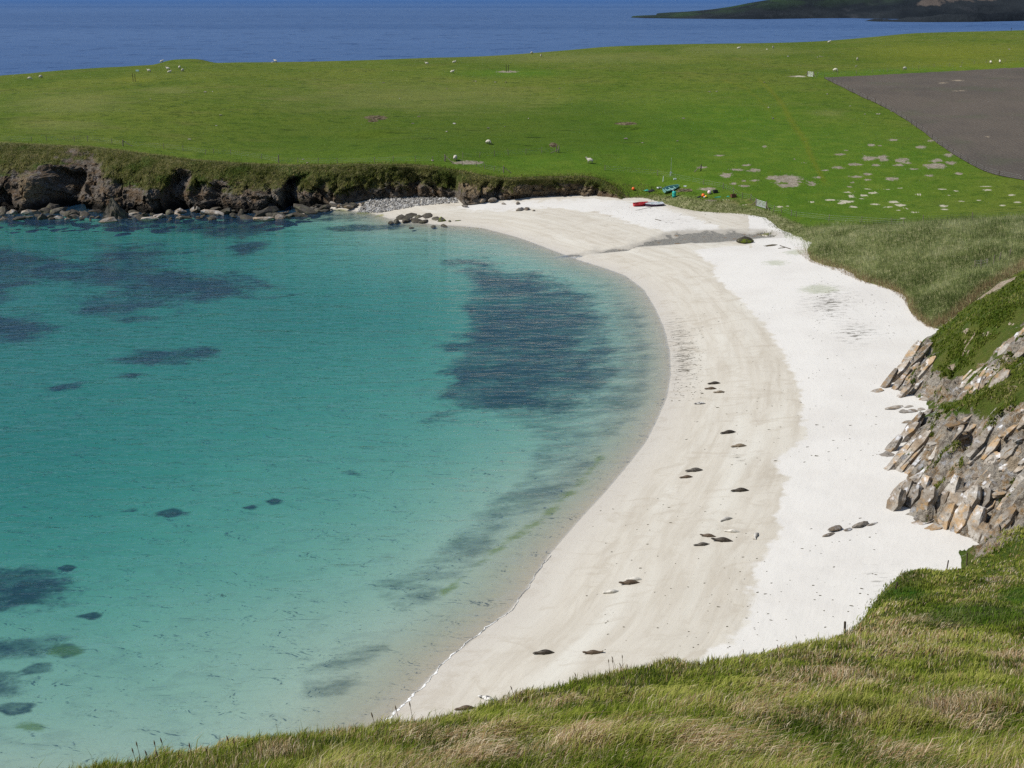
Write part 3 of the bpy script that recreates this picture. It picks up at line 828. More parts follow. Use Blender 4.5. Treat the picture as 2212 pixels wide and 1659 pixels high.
for pl in WEED_PX:
    xs = [q[0] for q in pl]; ys = [q[1] for q in pl]
    asp = max(1.0, (max(xs) - min(xs)) / max(1.0, (max(ys) - min(ys))))
    asp = min(asp, 5.0)
    hgt_ = min(40.0, 0.5 * (max(ys) - min(ys)))
    s = sdf_poly(bpx / asp, bpy_, [(a / asp, b) for a, b in pl]) / max(hgt_ * 0.8, 6.0)
    weed = np.maximum(weed, s)
big_weed = [(965, 570), (1040, 562), (1100, 585), (1150, 600), (1240, 612), (1300, 640), (1330, 700), (1345, 760), (1330, 820), (1300, 870), (1230, 885), (1150, 895), (1080, 893), (1000, 890), (930, 910), (985, 880), (950, 850), (975, 820), (950, 800), (990, 770),
            (940, 745), (1000, 725), (1030, 690), (1000, 660), (1030, 630), (1010, 600)]
weed = np.maximum(weed, np.clip(sdf_poly(bpx, bpy_, big_weed) / 60.0, -3, 0.55) - 0.35 * sstep(1120, 1340, bpx))
weed = np.where((bpx < 220) & (bpy_ > 1180) & (weed > -1.2), weed + 0.3, weed)
thin_p = [[(1010, 590), (1150, 600), (1330, 615), (1390, 680), (1410, 760), (1405, 850), (1350, 930), (1290, 1000), (1220, 1080), (1130, 1130), (1040, 1170), (980, 1150), (1060, 1080), (1130, 1020), (1160, 950), (1080, 900), (960, 880), (1000, 760)],
          [(980, 1160), (1080, 1160), (1010, 1240), (930, 1310), (860, 1330), (800, 1270), (900, 1210)],
          [(640, 1460), (740, 1400), (860, 1375), (830, 1420), (740, 1500), (650, 1510)], [(1000, 1140), (1140, 1080), (1000, 1260), (880, 1240)]]
thin = np.max([np.clip(sdf_poly(bpx, bpy_, p) / 60.0, -3, 0.28) for p in thin_p], axis=0)
alg_l = [(1300, 985), (1265, 1030), (1220, 1075), (1160, 1130), (1090, 1175), (1030, 1220), (1015, 1235), (960, 1280)]
ad, aa, _ = seg_dist(bpx, bpy_, alg_l)
algae = 0.42 - ad / 26.0
alg2, _, _ = seg_dist(bpx, bpy_, [(640, 458), (740, 456), (800, 462), (830, 468)])
algae = np.maximum(algae, 0.7 - alg2 / 7.0)
algae = np.maximum(algae, ells(bpx, bpy_, [(140, 1405, 45, 18), (70, 1570, 40, 14), (10, 820 - 360, 60, 6)]))
crumbs = np.clip(ells(bpx, bpy_, [(1475, 770, 55, 110), (1470, 720, 30, 60), (1790, 655, 90, 60), (1850, 720, 70, 40)]), 0, 1)
crumbs = np.maximum(crumbs, 0.8 * np.clip(ells(bpx, bpy_, [(1590, 985, 26, 22), (1450, 720, 30, 70), (1480, 800, 45, 60)]), 0, 1))
crumbs = np.maximum(crumbs, 0.55 * np.clip(ells(bpx, bpy_, [(1380, 455, 110, 18), (1450, 480, 90, 24), (1900, 1250, 60, 60)]), 0, 1))
crumbs[np.abs(dry) > 60] = 0
green = ells(bpx, bpy_, [(1675, 568, 40, 8), (1770, 625, 60, 14), (1720, 545, 40, 8)])
stream = 1 - (dst / swid).reshape(-1)
stream = np.where(DSH.reshape(-1) > -2, stream, -3)
me = mesh_np('beach', bp, grid_faces(NBY, NBU), True, dict(shore=DSH.reshape(-1), along=tsh.reshape(-1), dry=np.clip(dry, -6, 6), weed=weed, thin=thin, algae=algae, crumbs=crumbs, greensand=green, stream=np.clip(stream, -3, 1)), M_sand)
obj('beach', me, kind='structure', label='white shell sand beach running down under the bay')

# ---- pasture
lverts = np.stack([LX, LY, LZ], -1).reshape(-1, 3)
qx, qy = lpx.reshape(-1), lpy.reshape(-1)
def R3(l):  # from the right-hand study crop to view units
    return [(1474.6 + a / 3.0, b / 3.0, c / 3.0, d / 3.0) for a, b, c, d in l]
BARE = R3([(690,1165,110,35),(640,1160,80,20),(600,1155,60,20),(680,1200,70,18),(840,1190,40,14),(730,1195,40,14),(880,1150,30,8),(460,1105,50,12),(340,1100,50,10),(280,1135,50,18),(330,1190,30,10),(400,1205,40,10),(465,1170,35,8),(395,1172,18,6),
    (235,1008,40,6),(415,1070,40,8),(120,1085,45,8),(530,950,20,7),(1020,1000,45,6),(1060,975,25,5),(1220,940,25,10),(1280,943,20,6),(1365,908,35,9),(1605,912,28,9),(1545,955,50,12),(1010,1085,45,10),(1110,1065,50,10),(1210,1025,60,20),(1300,1025,45,25),
    (1250,1070,40,8),(1420,1040,50,18),(1400,1068,45,8),(1450,1058,35,8),(1630,1075,90,22),(1640,1040,50,14),(1740,1055,40,14),(1725,1005,40,16),(1790,1125,35,9),(1600,1137,35,9),(1360,1160,50,13),(1120,1145,50,9),(1200,1130,40,8),(1100,1182,20,7),
    (1080,1210,25,7),(725,1030,20,5),(780,1055,30,5),(930,1103,35,4),(1500,1095,60,6),(1200,1165,30,6),(150,1225,60,14),(190,1300,60,6),(740,495,70,6)])
WHITE = R3([(1090,1272,38,12),(1170,1268,35,8),(1235,1250,38,8),(1060,1305,55,10),(1030,1318,30,7),(960,1295,45,8),(1105,1340,28,8),(830,1307,25,6),(625,1340,25,6),(680,1337,22,4),(1370,1308,38,9),(1410,1330,45,10),(1330,1342,35,6),(1500,1375,45,6),(1685,1333,40,9),
    (1700,1357,35,6),(1530,1262,26,8),(1410,1218,30,4),(1670,1226,50,4),(1770,1238,30,4),(1740,1265,40,3),(1800,1304,45,3),(1960,1208,70,4),(1980,1232,45,5),(2130,1263,28,8),(2175,1310,30,6),(2070,1332,28,7),(1070,1245,50,4),(1200,1225,40,3),
    (1160,1287,30,4),(1315,1227,40,3),(1540,1230,40,3),(2190,1340,30,4),(1250,1325,35,6),(1400,1362,20,5),(1450,1352,20,4),(1425,1415,22,4),(1920,1298,20,4),(400,1328,40,4),(290,1296,40,4),(760,495,45,7)])
bare = np.clip(ells(qx, qy, BARE), -2, 1) - 0.10
bare = np.maximum(bare, ells(qx, qy, [(1010, 351, 34, 5), (1095, 155, 26, 2.5)]))
white = np.clip(ells(qx, qy, WHITE), -2, 1) - 0.08
earth = ells(qx, qy, [(812, 254, 32, 6), (806, 261, 14, 4), (1352, 267, 30, 4), (1195, 313, 12, 6), (1180, 376, 0.1, 0.1), (1480, 411, 20, 5), (1320, 425, 40, 10), (1440, 468, 60, 5), (1545, 465, 40, 6), (1620, 500, 25, 8), (1700, 520, 30, 8), (1560, 478, 40, 5), (1475, 471, 30, 5)])
sandy = ells(qx, qy, [(1600, 492, 34, 7), (1560, 480, 30, 5), (1720, 524, 18, 8), (1650, 512, 18, 5), (1380, 440, 30, 4)])
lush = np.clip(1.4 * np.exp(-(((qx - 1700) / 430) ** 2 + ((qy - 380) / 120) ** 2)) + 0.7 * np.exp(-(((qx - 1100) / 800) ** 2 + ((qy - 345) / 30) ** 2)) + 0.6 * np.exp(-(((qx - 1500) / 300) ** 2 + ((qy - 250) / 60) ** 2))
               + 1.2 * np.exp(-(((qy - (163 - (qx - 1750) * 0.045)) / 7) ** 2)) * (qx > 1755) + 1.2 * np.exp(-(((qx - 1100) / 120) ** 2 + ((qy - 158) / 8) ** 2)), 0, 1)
yellow = ells(qx, qy, [(2050, 115, 330, 36), (2100, 140, 300, 20), (290, 172, 70, 10)])
pale = ells(qx, qy, [(1250, 125, 420, 20), (150, 225, 240, 40), (360, 195, 90, 14), (900, 210, 500, 55), (130, 270, 160, 26), (1600, 110, 260, 18), (1500, 250, 0.1, 0.1), (1790, 245, 60, 12)])
tk1, _, _ = seg_dist(qx, qy, [(1640, 172), (1665, 195), (1690, 225), (1705, 255), (1722, 280), (1740, 305), (1755, 345), (1780, 390)])
track = 0.8 - tk1 / np.interp(qy, [170, 280, 390], [7, 16, 12])
tk2, _, _ = seg_dist(qx, qy, [(1560, 172), (1610, 190), (1650, 225), (1680, 260)])
track = np.maximum(track, 0.45 - tk2 / 14)
tk3, _, _ = seg_dist(qx, qy, [(287, 175), (283, 240), (275, 310)])
tuss = sstep(22, 2, qy - 0 - np.interp(qx, [q[0] for q in FRONT_PX[:17]], [q[1] for q in FRONT_PX[:17]]) + 14) * 0
fy_at = np.interp(qx, [q[0] for q in FRONT_PX], [q[1] for q in FRONT_PX])
tuss = np.clip(1.1 - (fy_at - qy) / 9.0, 0, 1) * (qx < 1060) + np.clip(ells(qx, qy, [(1400, 430, 130, 16), (1560, 440, 150, 22)]), 0, 1) * 0.8
dune_a = np.where(qx > 1640, sdf_poly(qx, qy, DUNE_PX), -50)
dune_a = np.maximum(dune_a, sdf_poly(qx, qy, [(1345, 432), (1400, 446), (1440, 456), (1530, 478), (1610, 507), (1700, 525), (1740, 492), (1660, 455), (1560, 438), (1480, 425), (1420, 425)]) * 0.6)
me = mesh_np('pasture', lverts, grid_faces(NLV, NLU), True, dict(steps_shade=np.clip(0.25 + 1.1 * slope_m.reshape(-1), 0, 1), bare=bare, white=white, earth=earth, sandy=sandy, lush=lush, yellow=yellow, pale=pale, track=track, tussock=tuss, dune=np.clip(dune_a, -20, 20)), M_pasture)
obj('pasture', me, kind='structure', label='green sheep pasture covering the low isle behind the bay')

# ---- ploughed field, a sheet just above the pasture
PL_BOT = [(1781, 170), (1808, 183), (1841, 200), (1891, 223), (1925, 240), (1958, 260), (1991, 283), (2025, 310), (2058, 333), (2091, 353), (2125, 370), (2158, 380), (2212, 390), (2600, 440)]
PL_TOP = [(1781, 168), (1850, 165), (2000, 157), (2212, 146), (2600, 126)]
ncx, ncy = 110, 70
cxs = np.linspace(1781, 2600, ncx)
def march(x, y, hf, z0, z1, nst=420):
    zz = np.linspace(z0, z1, nst)
    d = ray(x, y)
    best = np.full(len(x), z1)
    done = np.zeros(len(x), bool)
    prev = None
    for z in zz:
        p = d * z
        dz = (p[:, 2] + CAMZ) - hf(p[:, 0], p[:, 1])
        if prev is not None:
            m = (dz < 0) & ~done
            fr_ = np.where(m, prev / np.maximum(prev - dz, 1e-6), 0)
            best = np.where(m, z - (1 - fr_) * (zz[1] - zz[0]), best)
            done |= m
        prev = dz
    return d * best[:, None] + np.array([0, 0, CAMZ])
gx = np.repeat(cxs[None], ncy, 0)
ft_ = np.linspace(0, 1, ncy)[:, None] ** 1.3
gy = np.interp(cxs, [q[0] for q in PL_BOT], [q[1] for q in PL_BOT])[None] * ft_ + np.interp(cxs, [q[0] for q in PL_TOP], [q[1] for q in PL_TOP])[None] * (1 - ft_)
gy[-1] += 1.2 * fbm(gx[-1] * 0.15, gx[-1] * 0, 0, 3, 66)
gy[0] += 0.8 * fbm(gx[0] * 0.1, gx[0] * 0, 0, 3, 67)
pv = march(gx.reshape(-1), gy.reshape(-1), h_land, 205, 480)
pv[:, 2] = h_land(pv[:, 0], pv[:, 1]) + 0.09 + 0.03 * fbm(pv[:, 0] * 0.4, pv[:, 1] * 0.4, 0, 3, 61)
palea = -0.22 + ells(gx.reshape(-1), gy.reshape(-1), [(2132, 297, 13, 4), (2035, 180, 22, 3), (2072, 175, 30, 3), (2070, 197, 30, 2.5), (2010, 320, 0.1, 0.1)])
me = mesh_np('ploughed_field', pv, grid_faces(ncy, ncx), True, dict(pale=palea), M_plough)
obj('ploughed_field', me, kind='structure', label='bare brown ploughed field behind a wire fence')

# ---- sea cliff along the far side of the bay
CB = [(-700, 470, -0.9), (-300, 470, -0.9), (0, 468, -0.8), (120, 466, -0.8), (280, 470, -0.8), (420, 466, -0.7), (560, 466, -0.6), (640, 456, -0.3), (720, 445, 0.3), (800, 428, 1.2), (900, 423, 1.6), (985, 426, 1.7), (1000, 441, 1.4), (1090, 432, 1.6),
      (1130, 428, 1.6), (1200, 426, 1.7), (1280, 428, 1.7), (1340, 436, 1.6), (1352, 440, 1.5)]
NCX, NCV = 860, 104
cxs = np.linspace(-620, 1350, NCX)
bpts = P(cxs, np.interp(cxs, [q[0] for q in CB], [q[1] for q in CB]), np.interp(cxs, [q[0] for q in CB], [q[2] for q in CB]))
fpx = [q[0] for q in FRONT_PX]
tpts = P(cxs, np.interp(cxs, fpx, [q[1] for q in FRONT_PX]), np.interp(cxs, fpx, [q[2] for q in FRONT_PX]))
cv = np.linspace(0, 1.12, NCV)
V, CXX = np.meshgrid(cv, cxs, indexing='ij')
Vc = np.minimum(V, 1)
hfrac = 0.26 * Vc + 0.74 * Vc ** 2.8
X = bpts[None, :, 0] + (tpts - bpts)[None, :, 0] * hfrac
Y = bpts[None, :, 1] + (tpts - bpts)[None, :, 1] * hfrac
Z = bpts[None, :, 2] + (tpts - bpts)[None, :, 2] * Vc
Hc = (tpts - bpts)[None, :, 2]
big = sstep(0, 9, Hc)
body = np.sin(np.clip(Vc, 0, 1) * math.pi) ** 0.6
out = (1.9 * big + 0.5) * fbm(X * 0.13 + 3, Z * 0.06, Y * 0.02, 4, 71) * (0.35 + 0.65 * body) * (1 - Vc ** 6)
out += (1.2 * big + 0.35) * (ridged((X + Z * 0.7) * 0.30, Z * 0.22, 0, 5, 72) - 0.62) * body * 2.0
wx_ = X + 0.6 * fbm(X * 0.3, Z * 0.3, 0, 3, 171); wz_ = Z + 0.5 * fbm(X * 0.3 + 9, Z * 0.3, 0, 3, 172)
rocky = sstep(1.0, 0.45, Vc) * 0.75 + 0.25
out += (1.25 * facet((wx_ + 0.7 * wz_) * 0.28, (wz_ - 0.4 * wx_) * 0.24, 173, 1.3) * (0.3 + 0.7 * big) + 0.55 * facet((wx_ + 0.7 * wz_) * 0.75, (wz_ - 0.4 * wx_) * 0.6, 174, 1.2)) * body * rocky * 1.25
out += 0.75 * (ridged((X + 0.8 * Z) * 0.75, (Z - 0.5 * X) * 0.45, 0, 5, 78) - 0.62) * body * (0.5 + 0.5 * big)
out += 0.45 * fbm(X * 1.3, Z * 1.1, 0, 3, 79, 0.7) * body
cleft = np.zeros_like(Vc)
for cx0, w, dpt, vtop in [(122, 34, 7.5, 0.68), (175, 40, 2.6, 0.9), (385, 20, 4.0, 0.75), (300, 26, 1.5, 0.6), (636, 15, 4.5, 0.72), (470, 12, 2.2, 0.6), (700, 16, 2.0, 0.7), (20, 20, 2.4, 0.4), (1082, 6, 1.6, 0.9), (1050, 7, 1.2, 0.8), (-120, 40, 4.5, 0.8), (-350, 60, 5, 0.8), (905, 10, 0.8, 0.7), (1255, 9, 1.0, 0.95), (1295, 7, 0.8, 0.9)]:
    e = np.exp(-np.abs((CXX + 10 * np.sin(Z * 0.7) - cx0) / w) ** 3.2)
    out -= dpt * e * sstep(vtop + 0.12, vtop - 0.12, Vc) * sstep(-0.05, 0.05, Vc)
    cleft = cleft + 0.09 * dpt * e * (Vc < vtop + 0.1)
for cx0, w, dpt in [(75, 26, 2.6), (330, 30, 1.6), (540, 60, 1.4), (435, 22, 1.2), (1022, 22, 1.1), (1120, 20, 0.8), (240, 20, 1.2)]:
    e = np.exp(-np.abs((CXX - cx0) / w) ** 2.4)
    out += dpt * e * sstep(0.85, 0.35, Vc)
Y2 = Y - out
X2 = X - 0.25 * out * np.sin(X * 0.2)
Z2 = Z + (0.45 * fbm(X * 0.5, Z * 0.6, 0, 4, 74, 0.6) + 0.5 * fbm(X * 0.22, Z * 0.3, 0, 3, 75) * big) * body
# overhanging turf lip, then back on to the pasture
lip = np.exp(-((Vc - 0.93) / 0.07) ** 2) * (V <= 1)
Y2 -= 0.12 * lip * (0.5 + 0.5 * fbm(X * 0.5, X * 0, 0, 3, 76))
Z2 += 0.03 * lip
back = np.clip((V - 1) / 0.12, 0, 1)
Y2 = Y2 + back * 3.0
X2 = X2 + back * 3.0 * X2 / np.maximum(Y2, 1)
hl = h_land(X2, Y2)
Z2 = np.where(V > 1, np.where(hl > -50, hl + 0.10 * (1 - back) ** 0.5 - 0.10 * back, Z2), Z2)
vegm = np.clip(Vc * 0.90 + 0.10 * fbm(X * 0.1, Z * 0.1, 0, 3, 77) - 0.06 * (CXX < 240) + 0.18 * ((CXX > 640) & (CXX < 990)) - np.clip(out, -2, 3) * 0.02, 0, 1.2)
vegm = vegm - np.clip(cleft, 0, 0.6) + 0.22 * fbm(CXX * 0.012, Vc * 3, 0, 4, 177)
vegm = vegm + 0.16 * np.exp(-((CXX - 320) / 60) ** 2) * (Vc > 0.5)
soilm = np.clip(ells(CXX, Vc, [(1030, 0.55, 60, 0.32), (1130, 0.45, 70, 0.35), (1250, 0.45, 60, 0.38), (70, 0.45, 30, 0.3), (1180, 0.3, 60, 0.2)]), -1, 1)
tide = sstep(760, 660, CXX)
cverts = np.stack([X2, Y2, Z2], -1).reshape(-1, 3)
me = mesh_np('sea_cliff', cverts, grid_faces(NCV, NCX), False, dict(veg=vegm.reshape(-1), soil=soilm.reshape(-1), tide=tide.reshape(-1)), M_cliff)
obj('sea_cliff', me, kind='structure', label='low dark rock cliff with turf on top along the far side of the bay')

# ---- hillside
v1 = np.stack(H1, -1).reshape(-1, 3); v2 = np.stack(H2, -1).reshape(-1, 3)
f1 = grid_faces(len(hY1), len(hu)); f2 = grid_faces(len(hY2), int(hsel.sum())) + len(v1)
hv = np.concatenate([v1, v2]); hf_ = np.concatenate([f1, f2])
hx, hy, hz = proj(hv)
rockm = np.max([np.clip(sdf_poly(hx, hy, p) / 45.0, -2, 0.55) for p in ROCK_POLYS], axis=0)
rockm = np.where(hv[:, 1] > 66, rockm, -2)
scar = np.clip(sdf_poly(hx, hy, SCAR[0]) / 10.0, -2, 1)
bareh = np.maximum(scar, ells(hx, hy, BARE_H)); bareh = np.where(hv[:, 1] > 42, bareh, -2)
lushh = np.clip(ells(hx, hy, LUSH_H) * 2.0, 0, 1)
nearm = sstep(46, 36, hv[:, 1])
me = mesh_np('hillside', hv, hf_, True, dict(rock=rockm, bare=bareh, lush=lushh, near=nearm), M_hill)
obj('hillside', me, kind='structure', label='steep grassy and rocky hillside falling to the beach')

# ---- water of the bay: a closed body of water whose top is the surface
def box_mesh(name, x0, x1, y0, y1, z0, z1, mat):
    vs_ = np.array([(x, y, z) for z in (z0, z1) for y in (y0, y1) for x in (x0, x1)], float)
    fs = np.array([(0, 2, 3, 1), (4, 5, 7, 6), (0, 1, 5, 4), (2, 6, 7, 3), (0, 4, 6, 2), (1, 3, 7, 5)])
    return mesh_np(name, vs_, fs, False, None, mat)
obj('bay_water', box_mesh('bay_water', -340, 95, 30, 268, -11, 0.0, M_bay), kind='structure', label='clear turquoise water of the sheltered bay')
# ---- open sea
xs = np.array([-60000, -6000, -1500, -400, 0, 400, 1500, 6000, 60000.]); ys = np.array([268.01, 450, 900, 2000, 5000, 15000, 60000.])
gxx, gyy = np.meshgrid(xs, ys)
obj('sea', mesh_np('sea', np.stack([gxx, gyy, np.zeros_like(gxx)], -1).reshape(-1, 3), grid_faces(len(ys), len(xs)), True, None, M_sea), kind='structure', label='open blue sea beyond the isle')

# ---- far headland
HB = [(1355, 40), (1400, 41.5), (1480, 42.5), (1560, 43), (1640, 43.5), (1700, 42.5), (1760, 41.5), (1830, 41), (1900, 42.5), (2000, 43.5), (2212, 44), (2700, 45)]
HT = [(1355, 39), (1380, 36.5), (1420, 35.5), (1450, 35), (1490, 29), (1530, 21.5), (1580, 14), (1620, 6), (1680, -4), (1760, -14), (1900, -34), (2050, -58), (2212, -80), (2700, -120)]
nhx, nhv = 330, 60
hxs = np.linspace(1355, 2650, nhx)
yb_ = np.interp(hxs, [q[0] for q in HB], [q[1] for q in HB]); yt_ = np.interp(hxs, [q[0] for q in HT], [q[1] for q in HT])
b0 = P(hxs, yb_, -1.0)
depth_back = np.interp(hxs, [1355, 1450, 1620, 2212, 2650], [8, 40, 120, 260, 300])
zc_t = proj(b0)[2] + depth_back
t0 = PD(hxs, yt_, zc_t)
hv_ = np.linspace(0, 1.6, nhv)
V, HX = np.meshgrid(hv_, hxs, indexing='ij')
Vc = np.minimum(V, 1)
hf2 = 0.12 * sstep(0, 0.12, Vc) + 0.88 * Vc ** 1.1
X = b0[None, :, 0] + (t0 - b0)[None, :, 0] * hf2
Y = b0[None, :, 1] + (t0 - b0)[None, :, 1] * hf2
Z = b0[None, :, 2] + (t0 - b0)[None, :, 2] * (0.16 * sstep(0, 0.1, Vc) + 0.84 * Vc ** 0.95)
hgt_ = (t0 - b0)[None, :, 2]
amp = sstep(2, 40, hgt_)
Z += amp * (7.0 * fbm(X * 0.012, Y * 0.012, 0, 5, 81) + 4.0 * (ridged(X * 0.03, Y * 0.02, 0, 4, 82) - 0.6)) * np.sin(np.clip(Vc, 0, 1) * math.pi) ** 0.7 + 0.6 * (1 - amp) * fbm(X * 0.1, Y * 0.1, 0, 3, 83)
Z = np.where(V > 1, t0[None, :, 2] - (V - 1) * 60 * amp - (V - 1) * 6, Z)
Y = np.where(V > 1, t0[None, :, 1] + (V - 1) * 500, Y)
Z = np.where(Vc < 0.02, -1.0, Z)
tanm = ells(HX, CY - F * 0 + (yb_[None] + (yt_ - yb_)[None] * Vc) - CY, [(2090, 14, 110, 16), (2200, 4, 60, 10), (2010, 24, 40, 8)])
me = mesh_np('headland', np.stack([X, Y, Z], -1).reshape(-1, 3), grid_faces(nhv, nhx), True, dict(grass=np.clip(Vc * 1.6 - 0.35, 0, 1).reshape(-1), tan=tanm.reshape(-1)), M_head)
obj('headland', me, kind='structure', label='dark rocky headland across the water at the top right')
# low skerry in front of it
SB = [(1855, 47.5), (1900, 49), (2000, 50), (2100, 49.5), (2212, 47), (2500, 46.5)]
ST_ = [(1855, 46), (1885, 42), (1930, 41.5), (1960, 37), (2010, 33), (2080, 29), (2140, 27), (2212, 22), (2500, 16)]
hxs = np.linspace(1855, 2500, 160); hv_ = np.linspace(0, 2, 22)
b0 = P(hxs, np.interp(hxs, [q[0] for q in SB], [q[1] for q in SB]), -1.0)
t0 = PD(hxs, np.interp(hxs, [q[0] for q in ST_], [q[1] for q in ST_]), proj(b0)[2] + 26)
V, HX = np.meshgrid(hv_, hxs, indexing='ij')
w_ = np.minimum(V, 1); u_ = np.maximum(V - 1, 0)
X = b0[None, :, 0] + (t0 - b0)[None, :, 0] * w_; Y = b0[None, :, 1] + (t0 - b0)[None, :, 1] * w_ + u_ * 30
Z = b0[None, :, 2] + (t0 - b0)[None, :, 2] * (w_ ** 0.7) * (1 - u_ * 1.02) + 2.2 * fbm(X * 0.06, Y * 0.08, 0, 4, 91) * np.sin(V * math.pi / 2)
me = mesh_np('skerry', np.stack([X, Y, Z], -1).reshape(-1, 3), grid_faces(22, 160), True, dict(grass=np.zeros(X.size), tan=np.full(X.size, -1.5)), M_head)
obj('skerry', me, kind='structure', label='low black rock spit in front of the far headland')
#@@VEG

# ================================================================== GRASS AND OTHER STUFF
def leaf_mat(name, trans=0.35, rough=0.6):
    n = NT(name)
    col = n.attr('col', 'Color')
    d = n.n('ShaderNodeBsdfDiffuse'); n.put(d.inputs['Color'], col)
    t = n.n('ShaderNodeBsdfTranslucent'); n.put(t.inputs['Color'], col)
    m = n.n('ShaderNodeMixShader'); m.inputs[0].default_value = trans
    n.t.links.new(d.outputs[0], m.inputs[1]); n.t.links.new(t.outputs[0], m.inputs[2])
    n.t.links.new(m.outputs[0], n.out.inputs['Surface'])
    return n.m
M_blade = leaf_mat('grass_blade')

def blades(name, base, h, w, lean, col, root_dark=0.55, label='', tip=None):
    """one curved blade per row: 5 vertices, 3 triangles; lean is the horizontal offset of the tip"""
    nb_ = len(base)
    az = rng.uniform(0, 2 * math.pi, nb_)
    wx, wy = np.cos(az) * w * 0.5, np.sin(az) * w * 0.5
    side = np.stack([wx, wy, np.zeros(nb_)], -1)
    mid = base + np.stack([lean[:, 0] * 0.32, lean[:, 1] * 0.32, h * 0.60], -1)
    ll = np.hypot(lean[:, 0], lean[:, 1])
    tp = base + np.stack([lean[:, 0], lean[:, 1], np.maximum(h - 0.45 * ll, 0.15 * h)], -1)
    v = np.stack([base - side, base + side, mid - side * 0.8, mid + side * 0.8, tp], 1).reshape(-1, 3)
    i = np.arange(nb_)[:, None] * 5
    f = np.concatenate([i + np.array([[0, 1, 3]]), i + np.array([[0, 3, 2]]), i + np.array([[2, 3, 4]])], 0)
    c = np.repeat(col[:, None, :], 5, 1)
    c = c.reshape(-1, 3)
    me = mesh_np(name, v, f, True, dict(col=c), M_blade)
    return obj(name, me, kind='stuff', label=label)

def cell_sample(X, Y, Z, keep, nsamp, power=1.0):
    """random points on a grid, spread evenly as seen from the photographer's place"""
    px, py, zc = proj(np.stack([X, Y, Z], -1))
    a = np.abs((px[:-1, 1:] - px[:-1, :-1]) * (py[1:, :-1] - py[:-1, :-1]) - (px[1:, :-1] - px[:-1, :-1]) * (py[:-1, 1:] - py[:-1, :-1]))
    a = np.maximum(a, 0.35) ** power * keep[:-1, :-1]
    p = (a / a.sum()).ravel()
    idx = rng.choice(p.size, nsamp, p=p)
    r, c = np.unravel_index(idx, a.shape)
    fu_, fv_ = rng.random(nsamp), rng.random(nsamp)
    def lerp(A):
        return (A[r, c] * (1 - fu_) + A[r, c + 1] * fu_) * (1 - fv_) + (A[r + 1, c] * (1 - fu_) + A[r + 1, c + 1] * fu_) * fv_
    return np.stack([lerp(X), lerp(Y), lerp(Z)], -1)

def visible(X, Y, Z, slack=10):
    px, py, zc = proj(np.stack([X, Y, Z], -1))
    run = np.minimum.accumulate(py, axis=0)
    return (py <= run + slack), px, py

def pick(t, cols):
    cols = np.asarray(cols)
    t = np.clip(t, 0, 0.9999) * (len(cols) - 1)
    i = t.astype(int); f = (t - i)[:, None]
    return cols[i] * (1 - f) + cols[i + 1] * f

# ---- the near slope
vis, px, py = visible(*H1)
keep = (vis & (px > -260) & (px < 2480) & (py < 1800) & (py > 1150) & (H1[1] < 75) & (H1[2] > 2.0)).astype(float)
NT_ = 46000
tc = cell_sample(*H1, keep, NT_)
per = 8
cnt = NT_ * per
zc = proj(tc)[2]
tx, ty, _ = proj(tc)
straw = np.clip(0.05 + 0.55 * np.clip(ells(tx, ty, STRAW), -0.6, 0.6) + 1.15 * fbm(tc[:, 0] * 0.9, tc[:, 1] * 0.5, 0, 4, 101, 0.65), -1, 1)
straw = np.where(tc[:, 1] > 58, -0.3, straw)
lushn = np.clip(ells(tx, ty, LUSH_H) * 2, 0, 1)
tone = 0.55 * fbm(tc[:, 0] * 1.1, tc[:, 1] * 0.9, 0, 3, 103) + 0.8 * fbm(tc[:, 0] * 1.3, tc[:, 1] * 1.1, 0, 3, 33)  # last term darkens blades in the tussock hollows, shade put into colour
spread = np.maximum(0.05, 0.0024 * zc)
bs = np.repeat(tc, per, 0) + np.concatenate([rng.normal(0, 1, (cnt, 2)) * np.repeat(spread, per)[:, None], np.zeros((cnt, 1))], 1)
bs[:, 2] = np.repeat(tc[:, 2], per) - 0.03 - 0.5 * (bs[:, 1] - np.repeat(tc[:, 1], per)) * 0.9
zb = np.repeat(zc, per)
ln = np.repeat(0.085 + 0.09 * rng.random(NT_) + 0.08 * np.clip(straw, 0, 1) + 0.05 * np.clip(tone, 0, 1), per) * rng.uniform(0.5, 1.25, cnt) * (1 + 0.006 * zb)
ln *= np.where(rng.random(cnt) < 0.015, 1.8, 1.0)
wdt = np.maximum(0.006, 0.00062 * zb) * rng.uniform(0.7, 1.3, cnt)
wind = np.array([0.55, 0.25])
sw = np.repeat(np.stack([fbm(tc[:, 0] * 0.5, tc[:, 1] * 0.5, 0, 2, 105), fbm(tc[:, 0] * 0.5 + 40, tc[:, 1] * 0.5, 0, 2, 106)], -1), per, 0)
lean = (wind + 0.9 * sw + rng.normal(0, 0.38, (cnt, 2))) * ln[:, None] * np.repeat(0.55 + 0.5 * np.clip(straw, 0, 1), per)[:, None]
tval = np.repeat(0.47 + 0.50 * straw, per) + rng.normal(0, 0.24, cnt)
green = pick(np.repeat(0.5 + 0.75 * tone, per) + rng.normal(0, 0.18, cnt), [(0.030, 0.056, 0.006), (0.110, 0.158, 0.016), (0.22, 0.265, 0.036), (0.38, 0.38, 0.10)])
dryc = pick(rng.random(cnt), [(0.20, 0.115, 0.05), (0.38, 0.255, 0.13), (0.56, 0.44, 0.27), (0.70, 0.60, 0.44)])
wdry = sstep(0.42, 0.78, tval)[:, None]
col = green * (1 - wdry) + dryc * wdry
lr = np.repeat(lushn, per)[:, None]
col = col * (1 - lr * 0.8) + lr * 0.8 * pick(rng.random(cnt), [(0.034, 0.082, 0.008), (0.075, 0.145, 0.016)])
blades('hillside_grass', bs, ln, wdt, lean, col, label='long wind-bent green and straw-coloured grass on the near slope')

